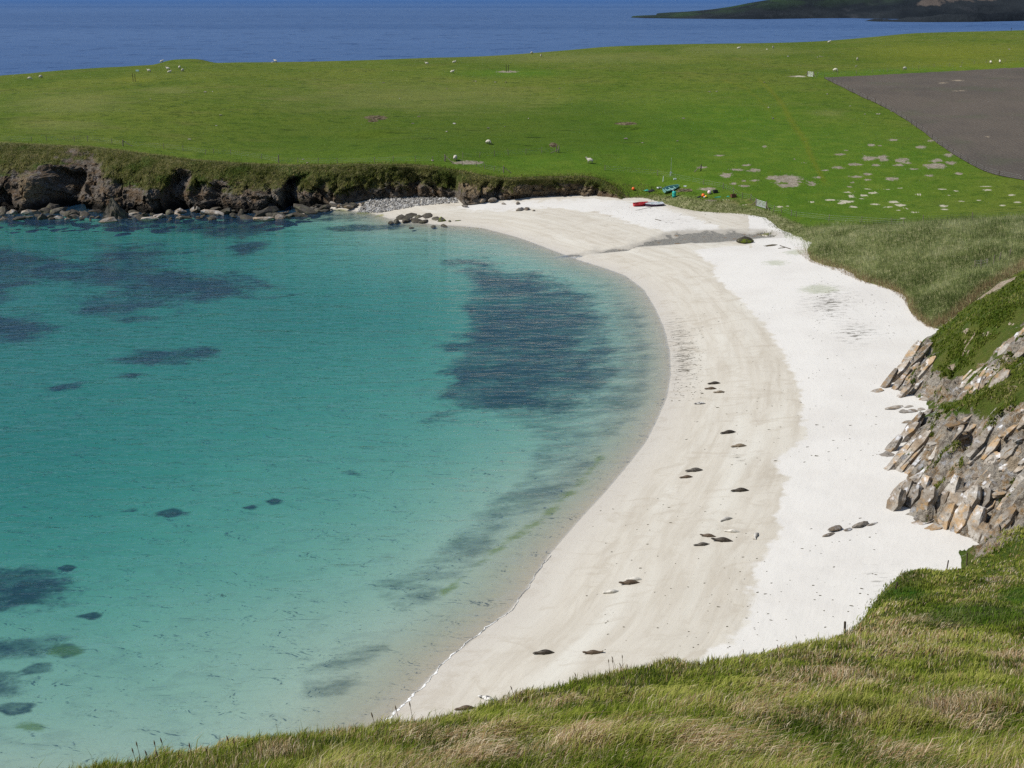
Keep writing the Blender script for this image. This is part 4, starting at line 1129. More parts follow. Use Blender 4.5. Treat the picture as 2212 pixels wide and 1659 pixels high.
# ---- seed heads standing above the brow
heads = [(300, 1620), (308, 1612), (333, 1628), (345, 1610), (366, 1604), (352, 1632), (420, 1615), (508, 1600), (515, 1606), (460, 1620), (97, 1655), (125, 1650), (868, 1535), (886, 1520), (900, 1512), (895, 1526), (820, 1550), (1123, 1490), (1255, 1462), (1332, 1432), (1340, 1425), (1348, 1423),
         (1355, 1440), (1362, 1442), (1320, 1432), (1609, 1412), (1655, 1408), (1732, 1380), (1545, 1428), (1540, 1432), (1690, 1400)]
bm = bmesh.new()
for hx_, hy_ in heads:
    q = hit(hx_, min(hy_ + 46, 1672), lambda X, Y: h_hill1(X, Y))
    d = (q.y * CT - (q.z - CAMZ) * ST)
    L = (46 if hy_ < 1620 else 40) * d / F * 1.15
    t = Vector((q.x - 0.28 * L * random.uniform(0.3, 1.2), q.y, q.z + L))
    bm_tube(bm, q, t, 0.0035, 0.003, 4)
    t2 = t + (t - q).normalized() * 0.075
    bm_tube(bm, t, t * 0.5 + t2 * 0.5, 0.006, 0.010, 5)
    bm_tube(bm, t * 0.5 + t2 * 0.5, t2, 0.010, 0.003, 5)
n = NT('seed_head')
M_seed = n.pbr(n.mix(n.noise(9, 2), (0.13, 0.085, 0.05), (0.22, 0.16, 0.09)), 0.9)
obj('grass_seed_heads', bm_mesh('grass_seed_heads', bm, M_seed), kind='stuff', label='thin brown grass seed heads above the near brow')

# ---- turf on the rocky slope to the right
vis, px, py = visible(*H2, slack=25)
hvv = np.stack(H2, -1).reshape(-1, 3)
r2 = np.max([np.clip(sdf_poly(px, py, p) / 45.0, -2, 0.45) for p in ROCK_POLYS], axis=0) + 1.6 * fbm(H2[0] * 0.45, H2[1] * 0.45, 0, 4, 111)
b2 = np.maximum(np.clip(sdf_poly(px, py, SCAR[0]) / 10.0, -2, 1), ells(px, py, BARE_H)) + 0.5 * fbm(H2[0] * 0.9, H2[1] * 0.9, 0, 3, 112)
keep = (vis & (px > 1850) & (px < 2420) & (r2 < -0.05) & (b2 < -0.12) & (H2[2] > 2.3)).astype(float)
NS = 42000
q = cell_sample(*H2, keep, NS)
zb = proj(q)[2]
ton = fbm(q[:, 0] * 0.4, q[:, 1] * 0.4, 0, 3, 113)
col = pick(0.5 + 0.5 * ton + rng.normal(0, 0.2, NS), [(0.045, 0.072, 0.008), (0.090, 0.130, 0.015), (0.155, 0.185, 0.032), (0.32, 0.29, 0.12)])
blades('slope_turf', q, rng.uniform(0.12, 0.32, NS), 0.0016 * zb * rng.uniform(0.6, 1.3, NS) * 0.5, rng.normal(0, 0.07, (NS, 2)) + np.array([0.06, 0.0]), col, label='short turf among the rocks on the right-hand slope')

# ---- marram on the dune
dn = sdf_poly(lpx, lpy, DUNE_PX)
keep = ((dn > -3 + 6 * fbm(LX * 0.25, LY * 0.25, 0, 3, 121)) & (lpx < 2480)).astype(float)
keep *= np.where(lpx > 1640, 1, 0)
NS = 52000
q = cell_sample(LX, LY, LZ, keep, NS)
zb = proj(q)[2]
mx_px, my_px, _ = proj(q)
ton = fbm(q[:, 0] * 0.30, q[:, 1] * 0.22, 0, 4, 122)
foot = np.clip(1 - sdf_poly(mx_px, my_px, DUNE_PX) / 26.0, 0, 1) * (my_px > 540)
col = pick(0.44 + 0.85 * ton + rng.normal(0, 0.14, NS), [(0.105, 0.145, 0.042), (0.22, 0.275, 0.095), (0.38, 0.42, 0.18), (0.60, 0.59, 0.36)])
brown = pick(rng.random(NS), [(0.26, 0.17, 0.09), (0.46, 0.33, 0.20)])
fb = (sstep(0.15, 0.7, foot + rng.normal(0, 0.15, NS)) * 0.9)[:, None]
col = col * (1 - fb) + brown * fb
ln = rng.uniform(0.45, 1.0, NS)
blades('marram_grass', q, ln, 0.026 + 0.012 * rng.random(NS), (np.array([-0.35, -0.12]) + rng.normal(0, 0.30, (NS, 2))) * ln[:, None], col, label='grey-green marram grass covering the dune')

# ---- rough grass along the cliff edge and the bank above the far beach
CXm, CYm, CZm = X2, Y2, Z2
vegk = (vegm + 0.25 * fbm(CXm * 0.35, CZm * 0.35, 0, 3, 131) > 0.52) & (CXX > -420) & (CXX < 1345)

NS = 26000
q = cell_sample(CXm, CYm, CZm, vegk.astype(float), NS)
ton = fbm(q[:, 0] * 0.25, q[:, 1] * 0.3, q[:, 2] * 0.3, 3, 132)
col = pick(0.5 + 0.6 * ton + rng.normal(0, 0.2, NS), [(0.040, 0.058, 0.010), (0.10, 0.12, 0.022), (0.21, 0.20, 0.06), (0.40, 0.34, 0.17)])
ln = rng.uniform(0.25, 0.65, NS)
blades('cliff_top_grass', q - np.array([0, 0, 0.05]), ln, rng.uniform(0.05, 0.10, NS), (np.array([0.3, -0.1]) + rng.normal(0, 0.35, (NS, 2))) * ln[:, None], col, label='rough olive and straw grass hanging over the cliff edge')
bank_p = [(1345, 432), (1400, 446), (1440, 456), (1530, 476), (1610, 505), (1700, 522), (1745, 490), (1660, 452), (1560, 436), (1470, 405), (1380, 395), (1310, 398)]
keep = (sdf_poly(lpx, lpy, bank_p) + 6 * fbm(LX * 0.3, LY * 0.3, 0, 3, 133) > 2).astype(float)
NS = 7000
q = cell_sample(LX, LY, LZ, keep, NS)
ton = fbm(q[:, 0] * 0.25, q[:, 1] * 0.3, 0, 3, 134)
col = pick(0.45 + 0.6 * ton + rng.normal(0, 0.2, NS), [(0.055, 0.080, 0.015), (0.10, 0.125, 0.030), (0.17, 0.175, 0.065), (0.32, 0.28, 0.14)])
ln = rng.uniform(0.12, 0.35, NS)
blades('bank_grass', q, ln, rng.uniform(0.04, 0.08, NS), rng.normal(0, 0.25, (NS, 2)) * ln[:, None], col, label='tufty grass on the bank around the boats')

# ---- shingle at the foot of the far bank
def rock_mesh(name, seed, sub=2, planes=14, scale=(1, 1, 1), rough=0.06, mat=None, smooth=False):
    r = random.Random(seed)
    bm = bmesh.new()
    bmesh.ops.create_icosphere(bm, subdivisions=sub, radius=1.0)
    pl = []
    for _ in range(planes):
        v = Vector((r.gauss(0, 1), r.gauss(0, 1), r.gauss(0, 1))).normalized()
        pl.append((v, r.uniform(0.62, 1.0)))
    for v in bm.verts:
        d = v.co.normalized()
        rad = 1.25
        for pn_, pd in pl:
            c = d.dot(pn_)
            if c > 1e-3: rad = min(rad, pd / c)
        nz = float(vn(d.x * 2.3 + seed, d.y * 2.3, d.z * 2.3, seed % 97))
        v.co = d * (rad * (1 + rough * nz))
        v.co = Vector((v.co.x * scale[0], v.co.y * scale[1], v.co.z * scale[2]))
    return bm_mesh(name, bm, mat, smooth)

def merge_copies(name, protos, mats_mtx, mat, attrs=None):
    vs_, fs_, off = [], [], 0
    data = []
    for p in protos:
        v = np.zeros(len(p.vertices) * 3); p.vertices.foreach_get('co', v)
        t = np.array([list(pp.vertices) for pp in p.polygons])
        data.append((v.reshape(-1, 3), t))
    for i, m in mats_mtx:
        v, t = data[i]
        m = np.array(m)
        vs_.append(v @ m[:3, :3].T + m[:3, 3]); fs_.append(t + off); off += len(v)
    return mesh_np(name, np.concatenate(vs_), np.concatenate(fs_), False, attrs, mat)

peb_p = [rock_mesh('pebble', 900 + i, 1, 9) for i in range(4)]
ms = []
keep_poly = [(770, 440), (800, 424), (900, 420), (985, 424), (990, 436), (900, 438), (820, 444)]
for i in range(2600):
    while True:
        x, y = random.uniform(760, 1300), random.uniform(416, 446)
        if in_poly(np.array(x), np.array(y), keep_poly): break
    q = P(x, y, 1.5)
    s_ = random.uniform(0.09, 0.28) * (1.6 if random.random() < 0.06 else 1)
    z = ground_z(q[0], q[1], h_beach)
    m = Matrix.Translation((q[0], q[1], z + 0.3 * s_)) @ Euler((random.random() * 6, random.random() * 6, random.random() * 6)).to_matrix().to_4x4() @ Matrix.Diagonal((s_, s_ * 0.8, s_ * 0.6, 1))
    ms.append((i % 4, m))
n = NT('shingle')
vv = n.voro(2.2, out='Color')
M_shingle = n.pbr(n.mix(n.ss(n.sep(vv)[0], 0.2, 0.9), (0.17, 0.16, 0.145), (0.46, 0.45, 0.43)), 0.85)
obj('shingle', merge_copies('shingle', peb_p, ms, M_shingle), kind='stuff', label='band of grey-white shingle at the foot of the far bank')

# ---- bits of dried weed on the sand
ms = []
wk = [rock_mesh('wrack', 950 + i, 1, 6) for i in range(3)]
zones = [((1300, 1560), (452, 490), 130), ((1740, 1960), (600, 740), 130), ((1700, 1900), (760, 1000), 60), ((1425, 1520), (690, 840), 260), ((1650, 1900), (1120, 1380), 45), ((1480, 1700), (650, 1000), 80), ((1250, 1640), (1050, 1400), 90), ((1540, 1900), (1250, 1400), 25)]
for (x0, x1), (y0, y1), k in zones:
    for i in range(k):
        x, y = random.uniform(x0, x1), random.uniform(y0, y1)
        q = P(x, y, 1.4)
        z = ground_z(q[0], q[1], h_beach)
        if height(np.array([q[0]]), np.array([q[1]]))[0] > z + 0.02 or z < 0.05: continue
        s_ = random.uniform(0.02, 0.06) * (2.0 if random.random() < 0.06 else 1)
        ms.append((i % 3, Matrix.Translation((q[0], q[1], z + 0.01)) @ Matrix.Rotation(random.uniform(-0.6, 0.6), 4, 'Z') @ Matrix.Diagonal((s_ * random.uniform(1, 2.6), s_, s_ * 0.22, 1))))
n = NT('dried_weed')
M_wrack = n.pbr(n.mix(n.noise(4, 3), (0.035, 0.03, 0.02), (0.12, 0.10, 0.06)), 0.9)
obj('dried_seaweed', merge_copies('dried_seaweed', wk, ms, M_wrack), kind='stuff', label='scattered crumbs of dark dried seaweed on the sand')

# ---- the thin line of foam at the water's edge
fl = np.array([(835, 1556), (850, 1540), (868, 1524), (900, 1495), (930, 1460), (960, 1430), (985, 1408), (1030, 1375), (1065, 1346), (1100, 1320), (1140, 1270), (1165, 1233), (1185, 1200)], float)
tt = np.linspace(0, len(fl) - 1, 420)
fx_ = np.interp(tt, np.arange(len(fl)), fl[:, 0]); fy_ = np.interp(tt, np.arange(len(fl)), fl[:, 1])
fp = P(fx_, fy_, 0.0)
fp[:, 0] += 0.30 * fbm(tt * 2.1, tt * 0, 0, 5, 141, 0.6)
nx = np.gradient(fp[:, 0]); ny = np.gradient(fp[:, 1]); nl = np.hypot(nx, ny)
wd_ = (0.07 + 0.09 * fbm(tt * 5, tt * 0, 0, 3, 142)) * np.interp(tt, [0, 2, 6, 9, 12], [1.0, 1.15, 0.9, 0.35, 0.12])
wd_ = np.maximum(wd_, 0.012)
A = np.stack([fp[:, 0] + ny / nl * wd_, fp[:, 1] - nx / nl * wd_, np.zeros(len(fp))], -1)
B = np.stack([fp[:, 0] - ny / nl * wd_ * 0.4, fp[:, 1] + nx / nl * wd_ * 0.4, np.zeros(len(fp))], -1)
Cc = 0.5 * (A + B)
for arr, up in ((A, 0.012), (Cc, 0.05), (B, 0.012)):
    arr[:, 2] = np.maximum(h_beach(arr[:, 0], arr[:, 1]), 0.0) + up
n = NT('foam')
M_foam = n.pbr((0.80, 0.80, 0.78), 0.8)
obj('foam_line', mesh_np('foam_line', np.concatenate([A, Cc, B]), grid_faces(3, len(fp)), True, None, M_foam), kind='stuff', label='thin white line of foam at the near water edge')

# ================================================================== ROCKS
ROCKS = [rock_mesh('boulder', 300 + i, 2, 13, (1, random.uniform(0.7, 1), random.uniform(0.5, 0.85)), 0.10) for i in range(8)]
def rock(name, q, s, mat, label, cat='rock', group=None, i=None, sink=0.25, sc=None, rz=None, rx=0.0):
    me = ROCKS[(i if i is not None else random.randrange(8)) % 8].copy()
    me.materials.clear(); me.materials.append(mat)
    o = obj(name, me, None, None, label=label, category=cat)
    if group: o['group'] = group
    sx, sy, sz = sc or (1, 1, 1)
    o.scale = (s * sx, s * sy, s * sz)
    o.location = (q[0], q[1], q[2] + s * sz * (0.6 - sink))
    o.rotation_euler = (rx, 0, random.uniform(0, 6.28) if rz is None else rz)
    return o
RM = {}
def rock_shared(i, mat):
    k = (i % 8, mat.name)
    if k not in RM:
        m = ROCKS[i % 8].copy(); m.materials.clear(); m.materials.append(mat); RM[k] = m
    return RM[k]
# boulders along the foot of the cliff
for k in range(190):
    x = random.uniform(-60, 790)
    base_y = float(np.interp(x, [q[0] for q in CB], [q[1] for q in CB]))
    y = base_y + random.uniform(-12, 8) if x < 600 else base_y + random.uniform(-2, 12)
    z = 0.05 if y > 452 else 0.4
    q = P(x, y, z)
    s_ = random.choice([0.25, 0.3, 0.35, 0.45, 0.5, 0.7, 0.9, 1.3]) * random.uniform(0.75, 1.2)
    pale_ = random.random() < 0.22
    o = obj('shore_rock', rock_shared(k, M_shore_pale if pale_ else M_shore), None, None, category='rock', group='boulders along the foot of the cliff',
            label='pale grey-brown boulder in the rubble along the cliff foot' if pale_ else 'black wet boulder in the rubble along the cliff foot')
    o.location = (q[0], q[1], q[2] + 0.05 * s_)
    o.scale = (s_ * random.uniform(1, 1.9), s_, s_ * random.uniform(0.7, 1.2))
    o.rotation_euler = (random.uniform(-0.4, 0.4), random.uniform(-0.4, 0.4), random.uniform(0, 6.28))
# the pointed stack, the single rocks in the water
def stack():
    bm = bmesh.new()
    bmesh.ops.create_icosphere(bm, subdivisions=4, radius=1.0)
    for v in bm.verts:
        d = v.co.copy()
        t = max(0.0, (d.z + 0.3) / 1.3)
        r = (1 - t ** 0.9) * 0.95 + 0.10
        h = d.z * 1.0
        nz = float(fbm(d.x * 2.0, d.y * 2.0, d.z * 2.5, 4, 151))
        ax = -0.35 * t
        fz_ = float(facet(d.x * 2.2 + d.y, d.z * 2.4 + d.y, 155, 1.2))
        v.co = Vector((d.x * r * (1.15 + 0.45 * nz + 0.30 * fz_) + ax, d.y * r * 0.8 * (1 + 0.45 * nz + 0.3 * fz_), max(-0.2, h) + 0.2 * nz))
    return bm_mesh('sea_stack', bm)
q = P(250, 474, 0.0)
me = stack(); me.materials.append(M_shore)
o = obj('sea_stack', me, None, None, label='pointed dark rock stack at the cliff foot', category='rock')
o.location = (q[0], q[1] + 1.5, -0.4); o.scale = (2.9, 2.4, 4.2)
for x, y, s_, lab in [(125, 473, 0.7, 'small pale rock awash below the dark cleft'), (320, 476, 0.95, 'low brown rock awash right of the pointed stack'), (571, 476, 1.3, 'brown triangular rock awash below the middle of the cliff'), (236, 479, 1.1, 'flat tan ledge of rock in front of the pointed stack')]:
    q = P(x, y, 0.0); rock('water_rock', q, s_, M_shore_pale, lab, sc=(1.6, 1, 0.75), sink=0.35)
# weed-covered reef by the far sand
reef = [(868, 473, 1.0, 'brown'), (885, 470, 1.5, 'b'), (905, 471, 1.3, 'b'), (925, 471, 1.3, 'b'), (938, 475, 1.1, 'b'), (878, 477, 1.0, 'b'), (900, 478, 1.1, 'b'), (858, 479, 0.8, 'b'), (953, 478, 1.0, 'g'), (916, 479, 1.0, 'b'), (958, 487, 0.65, 'b'), (936, 489, 0.45, 'b'), (889, 492, 0.4, 'b'),
        (990, 479, 0.6, 'g'), (1003, 474, 0.65, 'b'), (1014, 476, 0.5, 'g'), (972, 480, 0.5, 'g'), (843, 481, 0.6, 'g'), (985, 474, 0.45, 'b')]
for k, (x, y, s_, c) in enumerate(reef):
    q = P(x, y, 0.1)
    o = obj('reef_rock', rock_shared(k, M_weedrock if c == 'g' else M_shore), None, None, category='rock', group='weed-covered reef by the far sand',
            label='rock with yellow-green weed in the reef by the far sand' if c == 'g' else 'black rock in the weedy reef by the far sand')
    o.location = (q[0], q[1], 0.05); o.scale = (s_ * 1.35, s_, s_ * 0.95); o.rotation_euler = (0, 0, random.uniform(0, 6))
for x, y, s_, lab in [(1122, 455, 0.62, 'largest brown boulder lying on the far sand'), (1138, 453.5, 0.55, 'squat brown boulder touching the largest one on the far sand'), (1153, 455.5, 0.28, 'small brown stone right of the boulder pair on the far sand'), (1119, 441, 0.5, 'brown boulder on pale sand close under the far bank'),
                      (778, 444, 0.55, 'dark round boulder alone at the left end of the far sand'), (786, 452, 0.42, 'dark boulder at the water edge left of the far sand'), (1004, 447, 0.5, 'boulder at the left foot of the brown rock buttress'), (1087, 441, 0.42, 'pale boulder at the right foot of the brown rock buttress'), (1065, 436, 0.9, 'grey rounded boulder leaning on the rock buttress'), (1040, 438, 1.0, 'grey boulder in the middle of the buttress foot')]:
    q = hit(x, y, h_beach); rock('beach_boulder', q, s_, M_shore_pale, lab, sc=(1.2, 1, 0.9))
q = hit(1608, 524, h_beach); rock('mossy_rock', q, 1.0, M_weedrock, 'mossy brown-green rock at the head of the stream', sc=(1.6, 1, 0.8))
# flat stones and half-buried ledges on the near beach
for x, y, s_, m, lab in [(1929, 881, 0.62, M_slab_grey, 'flat blue-grey slab on the sand, largest of the scatter'), (1957, 889, 0.42, M_slab, 'brown stone below the scatter of flat slabs'), (1971, 888, 0.42, M_slab_grey, 'pale grey stone beside the brown one in the scatter'), (1964, 878, 0.36, M_slab_grey, 'grey slab above the scatter, nearest the rocks'), (1990, 884, 0.32, M_slab, 'small reddish stone on the sand in the inlet'),
                         (1962, 912, 0.45, M_slab_grey, 'flat grey stone alone on the sand below the scatter'), (2003, 896, 0.75, M_slab_grey, 'large blue-grey slab half buried at the inlet rocks'), (1950, 886, 0.2, M_slab, 'smallest stone of the scatter on the sand')]:
    q = hit(x, y, h_beach); rock('flat_stone', q, s_, m, lab, sc=(1.5, 0.9, 0.32), sink=0.3, rz=0.4)
for x, y, s_, m, sc, lab in [(1788, 1157, 0.55, M_slab_grey, (1.5, 0.8, 0.5), 'grey ledge tip at the left end of the half-buried rocks'), (1806, 1145, 0.75, M_slab, (1.3, 0.8, 0.7), 'larger grey hump of half-buried rock on the dry sand'), (1830, 1145, 0.45, M_slab_grey, (1.4, 0.8, 0.5), 'low grey rock between the hump and the rounded rock'),
                             (1856, 1137, 0.85, M_slab, (1.3, 0.8, 0.65), 'rounded grey rock on the dry sand right of the hump'), (1883, 1133, 0.5, M_slab_grey, (1.6, 0.6, 0.35), 'flat rock at the right end of the half-buried line')]:
    q = hit(x, y, h_beach); rock('buried_rock', q, s_ * 0.62, M_slab_grey, lab, sc=sc, sink=0.35, rz=0.5)
# scattered white stones in the pasture
stones = [(325, 215), (443, 199), (459, 198), (477, 249), (467, 271), (801, 181), (828, 179), (1023, 175), (1028, 176), (1070, 178), (1093, 178), (965, 192), (864, 213), (892, 267), (965, 285), (982, 268), (1091, 274), (1209, 191), (1388, 309), (1352, 300), (1463, 305), (934, 347),
          (1477, 256), (1670, 256), (1787, 203), (1837, 229), (1651, 178), (1660, 232), (1702, 122), (1850, 143), (1900, 152), (2075, 144), (1848, 145), (1868, 247), (1895, 247), (1901, 246), (1926, 241), (1884, 219), (1760, 123), (1766, 124), (1771, 122), (1776, 123), (1709, 163), (1548, 198), (1533, 199),
          (655, 345), (664, 352), (410, 301), (1138, 113), (1143, 113), (1151, 112.5), (1160, 113), (1168, 112), (905, 252), (1055, 277), (1142, 257), (2180, 107), (2178, 164)]
for k, (x, y) in enumerate(stones):
    q = hit(x, y, h_land)
    o = obj('field_stone', rock_shared(k, M_stone), None, None, category='stone', group='pale stones scattered over the pasture', label='small pale stone lying in the green pasture')
    s_ = random.uniform(0.16, 0.34)
    o.location = (q.x, q.y, q.z + 0.2 * s_); o.scale = (s_ * 1.4, s_, s_ * 0.7); o.rotation_euler = (0, 0, k)

# ---- tilted beds of rock at the foot of the right-hand slope
def slab_mesh(i):
    bm = bmesh.new()
    bmesh.ops.create_cube(bm, size=2.0)
    bmesh.ops.subdivide_edges(bm, edges=bm.edges[:], cuts=3, use_grid_fill=True)
    for v in bm.verts:
        c = v.co
        t = (c.x + 1) / 2
        jag = float(fbm(c.x * 1.7 + i * 7.1, c.y * 1.7, c.z * 1.3 + i, 3, 161))
        tp = 1 - 0.45 * abs(c.x) ** 3
        v.co = Vector((c.x * (1 + 0.18 * jag), c.y * tp * (1 + 0.22 * float(vn(c.x * 2 + i, c.z, 0, 162))) + 0.18 * jag, c.z * (0.75 + 0.35 * jag) * (1 - 0.35 * abs(c.x) ** 4)))
    return bm_mesh('slab', bm)
SLABS = [slab_mesh(i) for i in range(7)]
SM = {}
def slab_shared(i, mat):
    k = (i % 7, mat.name)
    if k not in SM:
        m = SLABS[i % 7].copy(); m.materials.clear(); m.materials.append(mat); SM[k] = m
    return SM[k]
LONG = Vector((0.66, 0.34, 0.62)).normalized()
def outcrop(label, pts, rs):
    r = random.Random(rs)
    b0 = hit(*pts[0][:2])
    root = empty('rock_outcrop', b0, 0, label=label, category='rock outcrop')
    for k, (x, y, L, W, T, ov) in enumerate(pts):
        q = hit(x, y)
        ax = (LONG + Vector((r.uniform(-.10, .10), r.uniform(-.10, .10), r.uniform(-.14, .10)))).normalized()
        if ov == 'v': ax = Vector((0.35, 0.15, 0.92)).normalized()
        if ov == 'f': ax = Vector((0.9, 0.35, 0.18)).normalized()
        nrm = Vector((-0.62, -0.30, 0.72)); nrm = (nrm - ax * nrm.dot(ax)).normalized()
        sd_ = nrm.cross(ax).normalized()
        m = Matrix((ax, sd_, nrm)).transposed().to_4x4()
        o = obj('slab', slab_shared(k + rs, M_slab if r.random() < 0.6 else M_slab_grey), None, root)
        o.matrix_world = Matrix.Translation(q + ax * L * 0.25 - nrm * T * 0.40) @ m @ Matrix.Diagonal((L * 0.5, W * 0.5, T * 0.5, 1))
        o.matrix_parent_inverse = Matrix.Translation(-b0)
    return root
def auto_slabs(pl, k, rs):
    r = random.Random(rs); out_ = []
    xs_ = [p[0] for p in pl]; ys_ = [p[1] for p in pl]
    while len(out_) < k:
        x, y = r.uniform(min(xs_), max(xs_)), r.uniform(min(ys_), max(ys_))
        if in_poly(np.array(x), np.array(y), pl):
            out_.append((x, y, r.uniform(1.4, 3.8), r.uniform(0.5, 1.2), r.uniform(0.25, 0.55), r.choice(['', '', '', 'f'])))
    return out_
outcrop('broken stony ground with small ledges high on the right-hand slope', auto_slabs([(2020, 900), (2120, 905), (2215, 860), (2215, 1100), (2120, 1100), (2040, 1050), (1990, 1000)], 46, 5), 5)
outcrop('low ledges in the turf between dune scar and upper rocks', auto_slabs([(2215, 690), (2150, 765), (2110, 800), (2040, 815), (2060, 855), (2120, 850), (2215, 790)], 22, 6), 6)
outcrop('tilted brown and grey rock beds nearest the dune, reaching on to the sand', [(1905, 838, 3.4, 0.7, 0.6, ''), (1918, 826, 4.2, 0.8, 0.7, ''), (1928, 842, 3.6, 0.7, 0.6, ''), (1935, 805, 4.4, 0.9, 0.7, ''), (1948, 832, 4.0, 0.7, 0.7, ''), (1952, 785, 4.0, 0.9, 0.6, ''), (1966, 818, 3.6, 0.8, 0.7, ''), (1975, 772, 3.4, 0.9, 0.6, ''),
        (1940, 858, 2.6, 0.6, 0.5, ''), (1960, 852, 3.0, 0.6, 0.6, ''), (1982, 840, 3.2, 0.8, 0.6, ''), (1990, 800, 2.8, 0.7, 0.5, ''), (1885, 847, 1.6, 0.7, 0.3, 'f'), (2000, 858, 2.6, 0.9, 0.5, 'f')], 1)
outcrop('long parallel grey rock ribs running down to the sand mid-beach', [(1912, 1015, 3.6, 0.6, 0.6, ''), (1925, 1000, 4.4, 0.6, 0.7, ''), (1940, 1018, 4.2, 0.6, 0.6, ''), (1950, 992, 4.6, 0.7, 0.7, ''), (1957, 1024, 4.4, 0.6, 0.6, ''), (1970, 1000, 4.2, 0.6, 0.7, ''), (1915, 975, 2.6, 0.8, 0.6, ''), (1938, 955, 3.4, 0.8, 0.7, ''), (1955, 935, 3.4, 0.8, 0.6, ''),
        (1975, 920, 3.0, 0.8, 0.6, ''), (1975, 960, 3.6, 0.8, 0.7, ''), (1990, 985, 3.6, 0.7, 0.7, ''), (2005, 950, 3.4, 0.8, 0.6, ''), (2020, 975, 3.2, 0.7, 0.6, ''), (1905, 985, 1.5, 0.9, 0.5, 'f')], 2)
outcrop('orange-lichened rock nose standing over the sand', [(1920, 1102, 2.4, 1.0, 0.9, 'v'), (1938, 1090, 2.8, 1.1, 1.0, 'v'), (1955, 1095, 2.6, 1.1, 0.9, 'v'), (1930, 1072, 2.6, 1.0, 0.9, ''), (1950, 1062, 3.0, 1.0, 0.9, ''), (1975, 1080, 2.8, 1.1, 1.0, 'v'), (1990, 1100, 2.4, 1.1, 0.9, 'v'), (1970, 1050, 2.8, 1.0, 0.8, ''), (1975, 1133, 2.2, 0.8, 0.5, 'f'), (2000, 1145, 2.0, 0.7, 0.5, 'f')], 3)
outcrop('orange and pale blue-grey rock face above the near sand', [(2030, 1140, 2.6, 1.1, 1.0, 'v'), (2045, 1120, 3.0, 1.2, 1.1, 'v'), (2060, 1145, 2.8, 1.1, 1.0, 'v'), (2075, 1110, 3.2, 1.2, 1.1, 'v'), (2090, 1150, 2.8, 1.1, 0.9, 'v'), (2105, 1115, 3.0, 1.1, 1.0, 'v'), (2040, 1085, 2.8, 1.0, 0.9, 'v'), (2020, 1110, 2.4, 1.0, 0.9, 'v'), (2070, 1070, 2.6, 1.0, 0.9, ''), (2110, 1170, 2.0, 1.0, 0.8, 'v'), (2140, 1160, 2.0, 0.9, 0.8, ''), (2160, 1130, 2.0, 0.9, 0.8, '')], 4)

# ================================================================== SEALS
def seal_mat(name, a, b, c, sc=7.0, thr=(0.45, 0.6)):
    n = NT(name)
    tc_ = n.n('ShaderNodeTexCoord').outputs['Object']
    oi = n.n('ShaderNodeObjectInfo').outputs['Location']
    ad_ = n.n('ShaderNodeVectorMath', operation='ADD'); n.put(ad_.inputs[0], tc_); n.put(ad_.inputs[1], oi)
    p = ad_.outputs[0]
    col = n.mix(n.ss(n.noise(sc, 4, 0.65, v=p), thr[0], thr[1]), a, b)
    col = n.mix(n.math('MULTIPLY', n.ss(n.noise(sc * 3.2, 3, 0.6, v=p), 0.54, 0.62), 0.75), col, c)
    z = n.sep(tc_)[2]
    return n.pbr(col, 0.55, n.bump(n.noise(30, 2, v=p), 0.15, 0.01), 0.35)
SEALM = {'dark': seal_mat('seal_dark', (0.030, 0.023, 0.017), (0.055, 0.042, 0.030), (0.10, 0.082, 0.058)),
         'brown': seal_mat('seal_brown', (0.085, 0.058, 0.036), (0.13, 0.092, 0.058), (0.050, 0.034, 0.022)),
         'tan': seal_mat('seal_tan', (0.20, 0.155, 0.105), (0.29, 0.24, 0.175), (0.085, 0.062, 0.042)),
         'grey': seal_mat('seal_grey', (0.060, 0.052, 0.044), (0.115, 0.10, 0.082), (0.17, 0.15, 0.12)),
         'pale': seal_mat('seal_pale', (0.50, 0.475, 0.43), (0.38, 0.355, 0.32), (0.20, 0.18, 0.155)),
         'white': seal_mat('seal_white', (0.64, 0.61, 0.55), (0.56, 0.525, 0.46), (0.42, 0.37, 0.30)),
         'pied': seal_mat('seal_pied', (0.66, 0.645, 0.61), (0.085, 0.08, 0.08), (0.30, 0.285, 0.27), 2.6, (0.48, 0.54))}
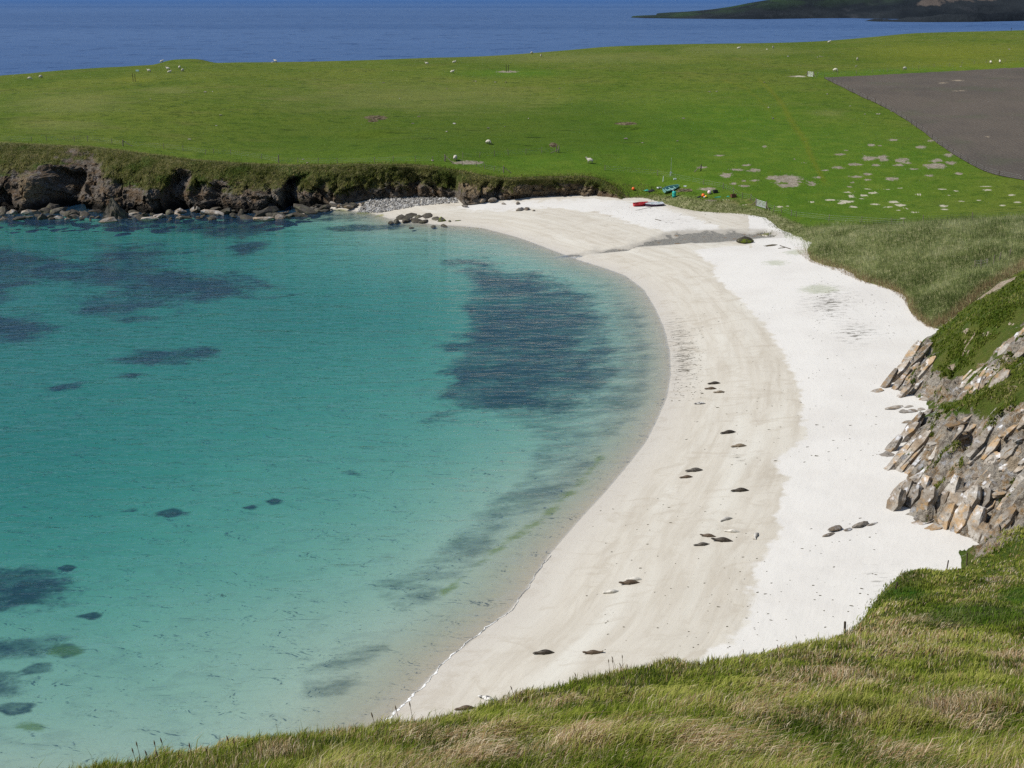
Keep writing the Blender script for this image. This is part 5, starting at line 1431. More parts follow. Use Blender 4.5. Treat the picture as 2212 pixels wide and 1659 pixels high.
def seal_mesh(name, head=0.05, tail=0.02, bend=0.0, flip=0.0, roll=0.0):
    S = [0, 0.025, 0.06, 0.10, 0.145, 0.19, 0.25, 0.33, 0.43, 0.53, 0.63, 0.73, 0.82, 0.89, 0.935, 0.97, 1.0]
    Wd = [0.022, 0.055, 0.085, 0.105, 0.112, 0.11, 0.125, 0.175, 0.225, 0.245, 0.23, 0.185, 0.125, 0.075, 0.075, 0.115, 0.13]
    Hd = [0.020, 0.048, 0.075, 0.095, 0.105, 0.105, 0.125, 0.165, 0.195, 0.205, 0.19, 0.15, 0.105, 0.065, 0.038, 0.026, 0.010]
    Wd = [v * 0.84 for v in Wd]; Hd = [v * 0.80 for v in Hd]
    L = 1.66; M = 14
    bm = bmesh.new()
    rings = []
    for s_, w_, h_ in zip(S, Wd, Hd):
        x = (0.5 - s_) * L
        zc_ = h_ * 0.82 + head * max(0, 1 - s_ / 0.28) ** 1.5 * 1.6 + tail * max(0, (s_ - 0.72) / 0.28) ** 1.6 * 1.8
        yc = bend * ((s_ - 0.5) * 2) ** 2
        ring = []
        for k in range(M):
            a = 2 * math.pi * k / M + roll
            cy_, cz_ = math.cos(a) * w_, math.sin(a) * h_
            if s_ > 0.92 and abs(math.cos(a)) < 0.35: cz_ *= 0.6
            xx = x - (0.10 * (1 - abs(math.cos(a))) * (s_ > 0.985)) * -1
            ring.append(bm.verts.new((xx, yc + cy_, max(zc_ + cz_, 0.004 if tail < 0.05 else 0.004))))
        rings.append(ring)
    for a, b in zip(rings[:-1], rings[1:]):
        for k in range(M):
            bm.faces.new((a[k], a[(k + 1) % M], b[(k + 1) % M], b[k]))
    bm.faces.new(rings[0][::-1]); bm.faces.new(rings[-1])
    bm.normal_update()
    bm.faces.ensure_lookup_table()
    # fore flippers grow out of the flanks
    for sgn, cur in ((1, bm.faces[7 * M + M - 1]), (-1, bm.faces[7 * M + M // 2])):
        for step, (dx, dy, dz, sc_) in enumerate([(-0.05, 0.025, -0.03 + flip * 0.03, 0.8), (-0.09, 0.025, -0.03 + flip * 0.05, 0.85), (-0.08, 0.01, -0.01 + flip * 0.05, 0.45)]):
            r = bmesh.ops.extrude_face_region(bm, geom=[cur])
            vs_ = [g_ for g_ in r['geom'] if isinstance(g_, bmesh.types.BMVert)]
            nf = [g_ for g_ in r['geom'] if isinstance(g_, bmesh.types.BMFace)]
            bmesh.ops.delete(bm, geom=[cur], context='FACES_ONLY')
            c_ = sum((v.co for v in vs_), Vector()) / len(vs_)
            for v in vs_:
                v.co = c_ + (v.co - c_) * sc_ + Vector((dx, sgn * dy, dz))
                v.co.z = max(v.co.z, 0.006)
            cur = nf[0]
    me = bm_mesh(name, bm, None, True)
    # eyes and nose are only millimetres across here; the muzzle is shaped by the rings
    tmp = bpy.data.objects.new('tmp', me); COL.objects.link(tmp)
    md = tmp.modifiers.new('s', 'SUBSURF'); md.levels = 1; md.render_levels = 1
    dg = bpy.context.evaluated_depsgraph_get(); dg.update()
    out_ = bpy.data.meshes.new_from_object(tmp.evaluated_get(dg))
    bpy.data.objects.remove(tmp)
    out_.polygons.foreach_set('use_smooth', np.ones(len(out_.polygons), bool))
    out_.name = name
    return out_
SEAL = {'flat': seal_mesh('seal', 0.02, 0.0), 'head': seal_mesh('seal', 0.10, 0.02, 0.04), 'banana': seal_mesh('seal', 0.10, 0.16, 0.05), 'curl': seal_mesh('seal', 0.04, 0.02, 0.14), 'side': seal_mesh('seal', 0.03, 0.02, -0.08, 1.6, 0.7)}
SEALC = {}
def seal(sx, sy, ln_px, ang, shape, mat, label, lift=0.0):
    """sx, sy: place in the photograph; ang: 0 = head to the left, 90 = head towards the camera"""
    x, y = sx / 1.736, sy / 1.736
    q = hit(x, y + 2.0, h_beach)
    k = (shape, mat)
    if k not in SEALC:
        m = SEAL[shape].copy(); m.materials.clear(); m.materials.append(SEALM[mat]); SEALC[k] = m
    o = obj('seal', SEALC[k], None, None, label=label, category='seal', group='seals hauled out on the sand')
    zc_ = q.y * CT - (q.z - CAMZ) * ST
    fo = max(abs(math.cos(math.radians(ang))), 0.55)
    s_ = min(1.25, max(0.8, ln_px / 1.736 * zc_ / F / 1.62 / fo))
    o.scale = (s_, s_, s_ * 1.08)
    o.location = (q.x, q.y, q.z - 0.02)
    o.rotation_euler = (0, 0, math.pi + math.radians(ang))
    return o
seal(2680, 1437, 55, 4, 'flat', 'dark', 'dark brown seal, topmost of the far trio on the sand')
seal(2667, 1456, 51, -4, 'flat', 'brown', 'grey-brown seal in the middle of the far trio on the sand')
seal(2699, 1470, 50, 3, 'side', 'tan', 'brown seal with pale flank, lowest of the far trio')
seal(2627, 1511, 45, -3, 'flat', 'pied', 'small black and white seal alone near the water edge')
seal(2733, 1621, 67, 12, 'flat', 'dark', 'dark seal lying tilted, between the far trio and the weed patch')
seal(2773, 1671, 67, 6, 'flat', 'tan', 'tan mottled seal just above the grey weed patch')
seal(2607, 1762, 76, 5, 'flat', 'grey', 'dark grey mottled seal, upper of the pair by the wet sand')
seal(2576, 1787, 57, 4, 'flat', 'brown', 'smaller brown seal, lower of the pair by the wet sand')
seal(2778, 1837, 76, 2, 'flat', 'dark', 'nearly black seal alone mid-beach above the group')
seal(2723, 1946, 50, 28, 'curl', 'pale', 'silver grey seal lying askew at the top of the group')
seal(2747, 1991, 58, -10, 'side', 'white', 'creamy white seal in the middle of the group')
seal(2833, 2008, 36, 70, 'curl', 'pale', 'round silver seal on the right of the group, tail away')
seal(2657, 2007, 58, -12, 'head', 'brown', 'brown seal with paler head raised, left in the group')
seal(2710, 2027, 86, -10, 'head', 'dark', 'largest dark seal at the front of the group')
seal(2633, 2041, 57, 10, 'side', 'grey', 'grey-brown seal at the lower left of the group')
seal(2362, 2186, 86, 6, 'head', 'brown', 'dark brown seal in front of a white one, pair by the foreground')
seal(2380, 2171, 64, -2, 'flat', 'white', 'white seal lying close behind a dark brown seal')
seal(2293, 2218, 60, 12, 'side', 'white', 'white seal with dark face below the close pair')
seal(2043, 2448, 90, 2, 'flat', 'dark', 'big dark seal on smooth sand, left of the nearest two')
seal(2223, 2446, 74, 0, 'banana', 'brown', 'brown seal with tail and head lifted, right of the big dark one')
seal(1831, 2622, 70, -38, 'curl', 'pied', 'black and white seal just beyond the grassy brow')
seal(1746, 2655, 56, 8, 'flat', 'brown', 'brown seal half hidden behind the grassy brow')

# ================================================================== SHEEP
n = NT('wool')
M_wool = n.pbr(n.mix(n.ss(n.noise(9, 3), 0.4, 0.7), (0.60, 0.56, 0.47), (0.42, 0.385, 0.31)), 0.95, n.bump(n.noise(25, 3), 0.6, 0.03), 0.1)
n = NT('sheep_face')
M_face = n.pbr(n.mix(n.noise(6, 2), (0.10, 0.085, 0.07), (0.30, 0.27, 0.23)), 0.9)
def sheep_mesh(pose):
    V_ = {'rump': ((-0.42, 0, 0.62), 0.24), 'back': ((-0.14, 0, 0.66), 0.31), 'chest': ((0.18, 0, 0.65), 0.28), 'shl': ((0.36, 0, 0.68), 0.20)}
    E = [('rump', 'back'), ('back', 'chest'), ('chest', 'shl')]
    dz = 0
    if pose == 'lie':
        dz = -0.36
    if pose == 'graze':
        V_['neck'] = ((0.54, 0, 0.50), 0.12); V_['head'] = ((0.66, 0, 0.30), 0.10); V_['nose'] = ((0.73, 0, 0.14), 0.055)
    else:
        V_['neck'] = ((0.50, 0, 0.86), 0.125); V_['head'] = ((0.60, 0, 1.00), 0.105); V_['nose'] = ((0.78, 0, 0.92), 0.055)
    E += [('shl', 'neck'), ('neck', 'head'), ('head', 'nose')]
    for nm, x, y, att in (('fl', 0.24, 0.13, 'chest'), ('fr', 0.24, -0.13, 'chest'), ('bl', -0.40, 0.13, 'rump'), ('br', -0.40, -0.13, 'rump')):
        if pose == 'lie':
            V_[nm + '1'] = ((x, y * 1.6, 0.46), 0.08); V_[nm + '2'] = ((x + 0.16, y * 1.9, 0.41), 0.04)
            E += [(att, nm + '1'), (nm + '1', nm + '2')]
        else:
            V_[nm + '1'] = ((x, y, 0.38), 0.075); V_[nm + '2'] = ((x + 0.02, y, 0.18), 0.038); V_[nm + '3'] = ((x, y, 0.02), 0.036)
            E += [(att, nm + '1'), (nm + '1', nm + '2'), (nm + '2', nm + '3')]
    for nm, y in (('el', 0.13), ('er', -0.13)):
        h = Vector(V_['head'][0])
        V_[nm] = ((h.x - 0.05, y, h.z + 0.05), 0.028); E.append(('head', nm))
    V_['tail'] = ((-0.62, 0, 0.50), 0.05); E.append(('rump', 'tail'))
    keys = list(V_)
    me = bpy.data.meshes.new('sheep')
    me.from_pydata([(p[0], p[1], p[2] + dz) for p, r in V_.values()], [(keys.index(a), keys.index(b)) for a, b in E], [])
    o = bpy.data.objects.new('tmp', me); COL.objects.link(o)
    o.modifiers.new('skin', 'SKIN')
    for i, k in enumerate(keys):
        r = V_[k][1]
        me.skin_vertices[0].data[i].radius = (r, r)
        me.skin_vertices[0].data[i].use_root = (k == 'rump')
    sb = o.modifiers.new('s', 'SUBSURF'); sb.levels = 1; sb.render_levels = 1
    dg = bpy.context.evaluated_depsgraph_get(); dg.update()
    out_ = bpy.data.meshes.new_from_object(o.evaluated_get(dg))
    bpy.data.objects.remove(o)
    out_.materials.clear(); out_.materials.append(M_wool); out_.materials.append(M_face)
    for p in out_.polygons:
        c = p.center
        p.use_smooth = True
        hd = c.x > (0.60 if pose == 'graze' else 0.57) and (pose == 'graze' or c.z > 0.8 + dz)
        p.material_index = 1 if (hd or (pose != 'lie' and c.z < 0.30 and c.x < 0.5)) else 0
    out_.name = 'sheep'
    return out_
SHEEP = {k: sheep_mesh(k) for k in ('graze', 'stand', 'lie')}
def sheep(x, y, pose, ang, label, s=1.05):
    q = hit(x, y + 2.5, h_land)
    o = obj('sheep', SHEEP[pose], None, None, label=label, category='sheep', group='white sheep grazing the pasture')
    o.location = (q.x, q.y, q.z - 0.01); o.rotation_euler = (0, 0, math.radians(ang)); o.scale = (s, s * 1.05, s)
    return o
sheep(322, 153.5, 'stand', 180, 'white sheep standing side-on right of the pair of dark posts')
sheep(363, 149, 'stand', 170, 'white sheep at the back of the cluster below the skyline mound')
sheep(366, 154, 'lie', 20, 'white sheep lying at the front of the cluster below the mound')
sheep(395, 152.5, 'graze', 250, 'white sheep right of the cluster below the skyline mound')
sheep(388, 146, 'graze', 90, 'dark-faced sheep highest on the slope below the mound')
sheep(349.5, 133.5, 'stand', 30, 'sheep on the skyline at the left foot of the mound')
sheep(595, 132.5, 'stand', 160, 'sheep on the skyline, alone right of the mound')
sheep(588, 133, 'lie', 0, 'lamb lying on the skyline beside the lone sheep right of the mound', 0.6)
sheep(65, 170.5, 'graze', 200, 'sheep grazing farthest left below the skyline')
sheep(88, 166.5, 'graze', 60, 'second sheep from the left edge below the skyline')
sheep(726, 127.5, 'stand', 190, 'larger sheep of the skyline pair left of centre')
sheep(733, 128, 'graze', 0, 'right-hand sheep of the skyline pair left of centre')
sheep(981, 132.5, 'lie', 10, 'white sheep lying below the skyline, upper of two in line')
sheep(977, 156.5, 'stand', 0, 'white sheep standing left of the two tall posts, lower of two in line')
sheep(922, 135.5, 'lie', 180, 'white sheep lying left of the two in line near the skyline')
sheep(1149, 115, 'graze', 230, 'sheep in front of the row of white stones on the skyline')
sheep(1169, 121, 'stand', 270, 'sheep facing the camera just below the skyline stones')
sheep(1244.6, 103, 'stand', 180, 'sheep alone on the skyline at the top centre')
sheep(1054.6, 308.5, 'graze', 330, 'sheep grazing alone on the steep green slope')
sheep(983.5, 344, 'graze', 70, 'woolly sheep grazing by the fence corner above the far bank', 1.15)
sheep(1274, 351, 'stand', 170, 'woolly sheep standing alone above the grassy bank', 1.2)
sheep(1595.6, 102.5, 'lie', 0, 'pale sheep lying near the skyline, leftmost of the right-hand field')
sheep(1670, 103, 'stand', 250, 'bright white sheep below the dark skyline bank')
sheep(1657, 105, 'lie', 160, 'lamb lying left of the bright white sheep', 0.6)
sheep(1791, 91, 'stand', 0, 'sheep on the skyline above the ploughed field corner')
sheep(1852, 128.5, 'stand', 260, 'sheep facing the camera above the lane by the ploughed field')
sheep(1804, 152.5, 'graze', 330, 'large white sheep grazing nearest the far gate', 1.2)
sheep(1954.6, 148.5, 'graze', 200, 'white sheep grazing at the lane fence above the ploughed field')
sheep(2139.6, 135, 'graze', 90, 'left one of two sheep by the fence at the right edge')
sheep(2159.6, 134, 'stand', 80, 'right one of two sheep by the fence at the right edge')

# ================================================================== FENCES, GATES, POSTS
n = NT('weathered_wood')
M_wood = n.pbr(n.mix(n.noise(5, 4, 0.7, v=n.vec(n.pos, (3, 3, 0.6))), (0.11, 0.085, 0.06), (0.24, 0.21, 0.175)), 0.9)
n = NT('dark_wood')
M_dwood = n.pbr(n.mix(n.noise(5, 4, 0.7, v=n.vec(n.pos, (3, 3, 0.6))), (0.035, 0.028, 0.02), (0.085, 0.065, 0.045)), 0.9)
n = NT('galvanised_steel')
M_steel = n.pbr(n.mix(n.noise(3, 3), (0.42, 0.45, 0.47), (0.55, 0.57, 0.58)), 0.5, None, 0.5, Metallic=0.4)
def post_mesh(h=1.15, r=0.05, mat=None, n_=6):
    bm = bmesh.new()
    bm_tube(bm, (0, 0, -0.25), (0, 0, h - 0.03), r, r * 0.95, n_)
    bm_tube(bm, (0, 0, h - 0.03), (0, 0, h), r * 0.95, r * 0.5, n_)
    return bm_mesh('post', bm, mat)
POST, POST_D, STRAIN, TALL = post_mesh(1.15, 0.055, M_wood), post_mesh(1.1, 0.05, M_dwood), post_mesh(1.45, 0.11, M_wood, 8), post_mesh(2.1, 0.085, M_dwood, 8)
def fence(label, pts, hf=h_land, post=POST, wires=(0.3, 0.6, 0.95), step=None, strainers=(), lean=0.06, wr=0.007, base=None):
    """pts: places in the view; posts at each, or every `step` metres along the line"""
    W_ = [hit(x, y, hf) for x, y in pts] if base is None else base
    if step:
        out_ = [W_[0]]
        acc = 0
        for a, b in zip(W_[:-1], W_[1:]):
            L = math.hypot(b.x - a.x, b.y - a.y); k = max(1, round(L / step))
            for i in range(1, k + 1):
                p = a.lerp(b, i / k); p.z = ground_z(p.x, p.y, hf); out_.append(p)
        W_ = out_
    root = empty('wire_fence', W_[0], 0, label=label, category='fence')
    for i, p in enumerate(W_):
        big_ = i in strainers
        o = obj('post', STRAIN if big_ else post, None, root)
        o.location = p - W_[0]
        o.rotation_euler = (random.gauss(0, lean), random.gauss(0, lean), random.uniform(0, 6))
        o.scale = (1, 1, random.uniform(0.9, 1.08))
    bm = bmesh.new()
    for a, b in zip(W_[:-1], W_[1:]):
        for h in wires:
            bm_tube(bm, a - W_[0] + Vector((0, 0, h)), b - W_[0] + Vector((0, 0, h)), wr, wr, 3)
    obj('wires', bm_mesh('wires', bm, M_steel), None, root)
    return root, W_
def brace(root, W_, i, dx, dy, h=1.1):
    p = W_[i] - W_[0]
    bm = bmesh.new()
    q = W_[i] + Vector((dx, dy, 0)); q.z = ground_z(q.x, q.y)
    bm_tube(bm, p + Vector((0, 0, h)), q - W_[0] + Vector((0, 0, 0.05)), 0.06, 0.06, 6)
    obj('brace', bm_mesh('brace', bm, M_wood), None, root)
fence('post and wire fence curving down the left side of the ploughed field', [(x, y + 0.5) for x, y in PL_BOT[:-1]] + [(2330, 408)], post=POST_D, step=4.2)
fence('post and wire fence along the lane above the ploughed field', [(1766, 164), (1850, 160.5), (1950, 153), (2050, 144), (2130, 137), (2212, 131), (2330, 122)], step=7.0)
r_, W_ = fence('cliff-top fence from the left edge to the corner above the far bank', [(-120, 302), (-20, 303), (68, 306), (101, 304), (161, 306), (189, 305), (242, 311), (266, 316), (354, 322), (396, 327), (444, 333), (462, 333), (499, 335), (565, 344), (602, 352), (643, 352), (687, 353), (729, 354), (809, 352), (849, 351), (897, 350), (935, 350), (961, 349)], strainers=(7, 14, 22))
brace(r_, W_, 7, 1.9, -0.2); brace(r_, W_, 22, 1.7, -1.0)
r_, W_ = fence('fence running right from the corner to two stout wooden posts', [(963, 347), (1000, 342), (1036, 341), (1068, 338), (1098, 335), (1136, 333), (1170, 331), (1202, 329), (1207, 330)], strainers=(7, 8))
brace(r_, W_, 8, -1.7, -0.5, 0.7)
r_, W_ = fence('short fence stepping down from the corner towards the bank edge', [(999, 357), (1029, 360), (1047, 366), (1067, 371), (1088, 374)], strainers=(4,))
brace(r_, W_, 4, 1.5, -0.2)
fence('row of low fence posts left of the near field gate', [(1306, 368), (1420, 380), (1520, 400), (1562, 408), (1584, 418), (1604, 430), (1621, 432), (1632, 441)])
fence('fence running from the near gate along the top of the dune', [(1655, 450), (1671, 458), (1688, 460), (1709, 467), (1720, 470), (1790, 478), (1860, 482), (1926, 487), (1951, 488), (1994, 481), (2100, 475), (2212, 470)])
fence('short wire fence at the top of the sandy scar on the right slope', [(2106, 580), (2119, 581), (2133, 577), (2146, 571), (2158, 565), (2180, 558)], hf=height, wires=(0.35, 0.7, 1.0))
# four posts along the brow of the near slope
bpos = []
for x, y in [(2089, 1218), (2044, 1228), (1933, 1270), (1828, 1366)]:
    q = hit(x, y + 3); bpos.append(q)
for q, up in zip(bpos, (0.95, 0.75, 0.42, 0.34)):
    q.z += up - 1.35
POST_N = post_mesh(1.35, 0.045, M_dwood, 8)
r_, W_ = fence('broken line of brown fence posts on the near grassy brow', None, hf=height, post=POST_N, wires=(1.3,), lean=0.04, base=bpos, wr=0.002)

for x, y, lab in [(290, 176, 'pair of dark posts standing at the left of the pasture'), (1096, 155, 'pair of dark posts on bare ground near the skyline')]:
    q = hit(x, y, h_land)
    root = empty('rubbing_posts', q, 0, label=lab, category='posts')
    for dx in (-0.32, 0.32):
        o = obj('post', TALL, None, root)
        gx_, gy_ = q.x + dx, q.y - 0.3 * dx
        o.location = (dx, -0.3 * dx, ground_z(gx_, gy_, h_land) - q.z); o.rotation_euler = (0, 0.03 * dx, dx); o.scale = (1, 1, 1.05 if dx < 0 else 0.97)
for x, y, h, lab in [(1514, 369, 1.3, 'leaning wooden stump with a prop on the green above the boats')]:
    q = hit(x, y, h_land)
    root = empty('wooden_stump', q, 0, label=lab, category='post')
    bm = bmesh.new(); bm_tube(bm, (0, 0, -0.2), (0.02, 0, h), 0.11, 0.09, 8); obj('post', bm_mesh('post', bm, M_dwood), None, root)
    bm = bmesh.new(); bm_tube(bm, (0, 0, h * 0.8), (-1.35, -0.4, -0.12), 0.08, 0.07, 6); obj('brace', bm_mesh('brace', bm, M_wood), None, root)

def gate(label, px_a, px_b, hf=h_land, h=1.15, bars=6, prop=True):
    a, b = hit(*px_a, hf), hit(*px_b, hf)
    d = b - a; d.z = 0
    L = d.length; u = d.normalized()
    root = empty('field_gate', a, math.atan2(u.y, u.x), label=label, category='gate')
    dzr = b.z - a.z
    for k, x in ((0, 0.0), (1, L)):
        bm = bmesh.new(); bm_tube(bm, (x, 0, -0.2 + dzr * k), (x, 0, h + 0.2 + dzr * k), 0.10, 0.10, 8)
        obj('post', bm_mesh('post', bm, M_wood), None, root)
    for i in range(bars):
        z = 0.12 + (h - 0.15) * (i / (bars - 1)) ** 1.15
        bm = bmesh.new(); bm_tube(bm, (0.12, 0, z), (L - 0.12, 0, z + dzr * 0.8), 0.035, 0.035, 6)
        obj('bar', bm_mesh('bar', bm, M_steel), None, root)
    for x in (0.14, L * 0.5, L - 0.14):
        bm = bmesh.new(); zz = dzr * 0.8 * x / L
        bm_tube(bm, (x, 0.03, 0.1 + zz), (x, 0.03, h + zz), 0.035, 0.035, 6)
        obj('upright', bm_mesh('upright', bm, M_steel), None, root)
    if prop:
        for x, s_ in ((0.0, -1), (L, 1)):
            bm = bmesh.new(); bm_tube(bm, (x, 0, h * 0.75 + (dzr if x else 0)), (x + s_ * 1.0, -0.25, (dzr if x else 0) - 0.1), 0.06, 0.06, 6)
            obj('brace', bm_mesh('brace', bm, M_wood), None, root)
gate('grey metal field gate with wooden props behind the dune', (1633, 444), (1655, 452))
gate('small grey metal gate at the far corner of the ploughed field', (1744, 165), (1757, 166), h=1.3, bars=5)
# ================================================================== BOATS AND GEAR ABOVE THE FAR BEACH
def paint(name, col, rough=0.45, dirt=0.25):
    n = NT(name)
    c = n.mix(n.math('MULTIPLY', n.ss(n.noise(3.0, 5, 0.7), 0.45, 0.7), dirt), col, tuple(v * 0.5 + 0.05 for v in col))
    return n.pbr(c, rough, None, 0.4)
M_red, M_redin = paint('red_paint', (0.42, 0.022, 0.03)), paint('red_inside', (0.30, 0.03, 0.035))
M_white, M_maroon = paint('white_paint', (0.75, 0.77, 0.80)), paint('dark_hull', (0.07, 0.035, 0.07))
M_green, M_greenin, M_greendk = paint('sea_green_paint', (0.16, 0.34, 0.32)), paint('sea_green_inside', (0.24, 0.42, 0.38)), paint('dark_green_paint', (0.018, 0.05, 0.05))
M_teal, M_orange, M_yellow, M_pink = paint('teal_plastic', (0.02, 0.36, 0.30)), paint('orange_plastic', (0.80, 0.13, 0.015)), paint('yellow_plastic', (0.75, 0.50, 0.03)), paint('pink_plastic', (0.72, 0.55, 0.55))
M_rope, M_net = paint('old_rope', (0.22, 0.17, 0.10)), paint('green_net', (0.03, 0.26, 0.19), 0.8)
M_dark = paint('dark_rubber', (0.02, 0.02, 0.022))
def hull_mesh(L, B, D, mat, closed=False, thick=0.04):
    """an open boat: pointed bow at +x, transom at -x; outer and inner skin"""
    N, K = 14, 9
    def sect(t, off):
        w = B / 2 * min(1.0, (1.02 - t) ** 0.55 * 1.35) * (0.80 + 0.35 * math.sin(min(t * 2.2, 1.57)))
        w = max(w, 0.02) - off
        sheer = D * (1 + 0.35 * t ** 2.2 + 0.06 * (1 - t))
        keel = off + 0.30 * D * max(0, t - 0.7) ** 2 * 6
        r = []
        for k in range(K):
            a = (k / (K - 1) * 2 - 1)
            y = w * math.copysign(abs(a) ** 0.8, a)
            z = keel + (sheer - keel) * abs(a) ** 2.6
            r.append((-L / 2 + t * L - (off if t > 0.9 else -off if t < 0.05 else 0), max(-w, min(w, y)), z))
        return r
    bm = bmesh.new()
    skins = []
    for off in (0.0, thick):
        rows = [[bm.verts.new(p) for p in sect(i / (N - 1), off)] for i in range(N)]
        for a, b in zip(rows[:-1], rows[1:]):
            for k in range(K - 1):
                f = (a[k], a[k + 1], b[k + 1], b[k])
                bm.faces.new(f if off else f[::-1])
        bm.faces.new(rows[0][::-1] if off else rows[0])
        skins.append(rows)
    o_, i_ = skins
    for a, b, c, d in [(o_[j][k], o_[j + 1][k], i_[j + 1][k], i_[j][k]) for j in range(N - 1) for k in (0, K - 1)]:
        bm.faces.new((a, b, c, d))
    bm.faces.new((o_[-1][0], o_[-1][-1], i_[-1][-1], i_[-1][0]))
    bmesh.ops.recalc_face_normals(bm, faces=bm.faces[:])
    return bm_mesh('hull', bm, mat, False)
def boat(name, label, px_, rz, L, B, D, m_hull, m_in, tilt=(0, 0), thw=3, deck=False, rail=None):
    q = hit(*px_, height)
    root = empty(name, q, rz, label=label, category='boat')
    root.rotation_euler = (tilt[0], tilt[1], rz)
    hull = obj('hull', hull_mesh(L, B, D, m_hull), None, root)
    if deck:
        bm = bmesh.new()
        pts = []
        for i in range(13):
            t = i / 12
            w = max(B / 2 * min(1.0, (1.02 - t) ** 0.55 * 1.35) * (0.80 + 0.35 * math.sin(min(t * 2.2, 1.57))), 0.02) + 0.03
            pts.append((-L / 2 + t * L, w, D * (1 + 0.35 * t ** 2.2 + 0.06 * (1 - t)) + 0.02))
        up = [bm.verts.new((x, w, z)) for x, w, z in pts]; dn_ = [bm.verts.new((x, -w, z)) for x, w, z in pts]; md_ = [bm.verts.new((x, 0, z + 0.05)) for x, w, z in pts]
        for i in range(12):
            bm.faces.new((up[i], md_[i], md_[i + 1], up[i + 1])); bm.faces.new((md_[i], dn_[i], dn_[i + 1], md_[i + 1]))
        g_ = bmesh.ops.solidify(bm, geom=bm.faces[:], thickness=0.04)
        obj('deck', bm_mesh('deck', bm, m_in), None, root)
        for x in (-0.75, 0.45):
            bm = bmesh.new(); bm_box(bm, x, 0, D * 1.13 + 0.05, 0.34, 0.24, 0.07); obj('hatch', bm_mesh('hatch', bm, M_greenin), None, root)
    else:
        bm = bmesh.new(); bm_box(bm, -0.1, 0, 0.13, L * 0.62, B * 0.62, 0.03); obj('floorboard', bm_mesh('floorboard', bm, m_in), None, root)
        for i in range(thw):
            x = -L * 0.34 + i * L * 0.56 / max(1, thw - 1)
            bm = bmesh.new(); bm_box(bm, x, 0, D * 0.72, 0.22, B * (0.86 if i < 2 else 0.62), 0.035); obj('thwart', bm_mesh('thwart', bm, m_in), None, root)
    for s_ in (1, -1):
        bm = bmesh.new(); prev = None
        for i in range(15):
            t = i / 14
            w = max(B / 2 * min(1.0, (1.02 - t) ** 0.55 * 1.35) * (0.80 + 0.35 * math.sin(min(t * 2.2, 1.57))), 0.02)
            p = Vector((-L / 2 + t * L, s_ * w, D * (1 + 0.35 * t ** 2.2 + 0.06 * (1 - t)) + (0.05 if deck else 0.0)))
            if prev is not None: bm_tube(bm, prev, p, 0.035, 0.035, 5)
            prev = p
        obj('gunwale', bm_mesh('gunwale', bm, rail or m_hull), None, hull)
    return root
boat('rowing_boat', 'small open red rowing boat at the top of the far beach', (1384, 445), 0.25, 2.75, 1.25, 0.48, M_red, M_redin, (0.10, -0.03))
boat('sailing_dinghy', 'decked white dinghy with dark hull sides beside the red boat', (1413.5, 445), 3.14 + 0.24, 3.5, 1.35, 0.42, M_maroon, M_white, (-0.14, 0.02), deck=True, rail=M_white)
boat('rowing_boat', 'sea-green open boat tipped on its side on the grass', (1450, 412), 0.55, 3.5, 1.45, 0.55, M_green, M_greenin, (0.30, -0.14), rail=M_green)
# barrel
q = hit(1456, 426, height)
root = empty('barrel', q, 0, label='upright teal plastic barrel with a pale stick below the green boat', category='barrel')
bm = bmesh.new()
prof = [(0, 0.0), (0.33, 0.0), (0.36, 0.05), (0.37, 0.3), (0.40, 0.34), (0.37, 0.38), (0.37, 0.72), (0.40, 0.76), (0.37, 0.80), (0.36, 1.05), (0.32, 1.1), (0.0, 1.1)]
rg = [[bm.verts.new((r * math.cos(a * math.pi / 8), r * math.sin(a * math.pi / 8), z)) for a in range(16)] for r, z in prof[1:-1]]
for a, b in zip(rg[:-1], rg[1:]):
    for k in range(16): bm.faces.new((a[k], a[(k + 1) % 16], b[(k + 1) % 16], b[k]))
bm.faces.new(rg[0][::-1]); bm.faces.new(rg[-1])
obj('drum', bm_mesh('drum', bm, M_teal, True), None, root)
bm = bmesh.new(); bm_tube(bm, (-0.1, 0, 1.05), (-0.32, 0.0, 1.5), 0.06, 0.05, 6); obj('stick', bm_mesh('stick', bm, M_white), None, root)
# buoys
def buoy(px_, r, mat, label):
    q = hit(*px_, height)
    root = empty('buoy', q, 0, label=label, category='buoy')
    bm = bmesh.new(); bmesh.ops.create_uvsphere(bm, u_segments=14, v_segments=9, radius=r)
    for v in bm.verts:
        if v.co.z > 0.6 * r: v.co.z += 0.25 * (v.co.z - 0.6 * r)
        v.co.z += r * 0.95
    fl_ = obj('float', bm_mesh('float', bm, mat, True), None, root)
    bm = bmesh.new(); bm_tube(bm, (0, 0, r * 1.9), (0, 0, r * 2.3), r * 0.22, r * 0.18, 8); obj('eye', bm_mesh('eye', bm, M_dark), None, fl_)
    return root
buoy((1368, 412), 0.30, M_orange, 'round orange buoy alone on the bank left of the boats')
buoy((1519, 425), 0.32, M_orange, 'orange buoy lying in the net heap right of the boats')
buoy((1525, 427), 0.22, M_yellow, 'small yellow buoy in front of the orange one in the heap')
buoy((1532, 420), 0.36, M_pink, 'pale pink and white buoy at the top of the net heap')
buoy((1521.5, 427.5), 0.14, M_white, 'tiny white float between the orange and yellow buoys')
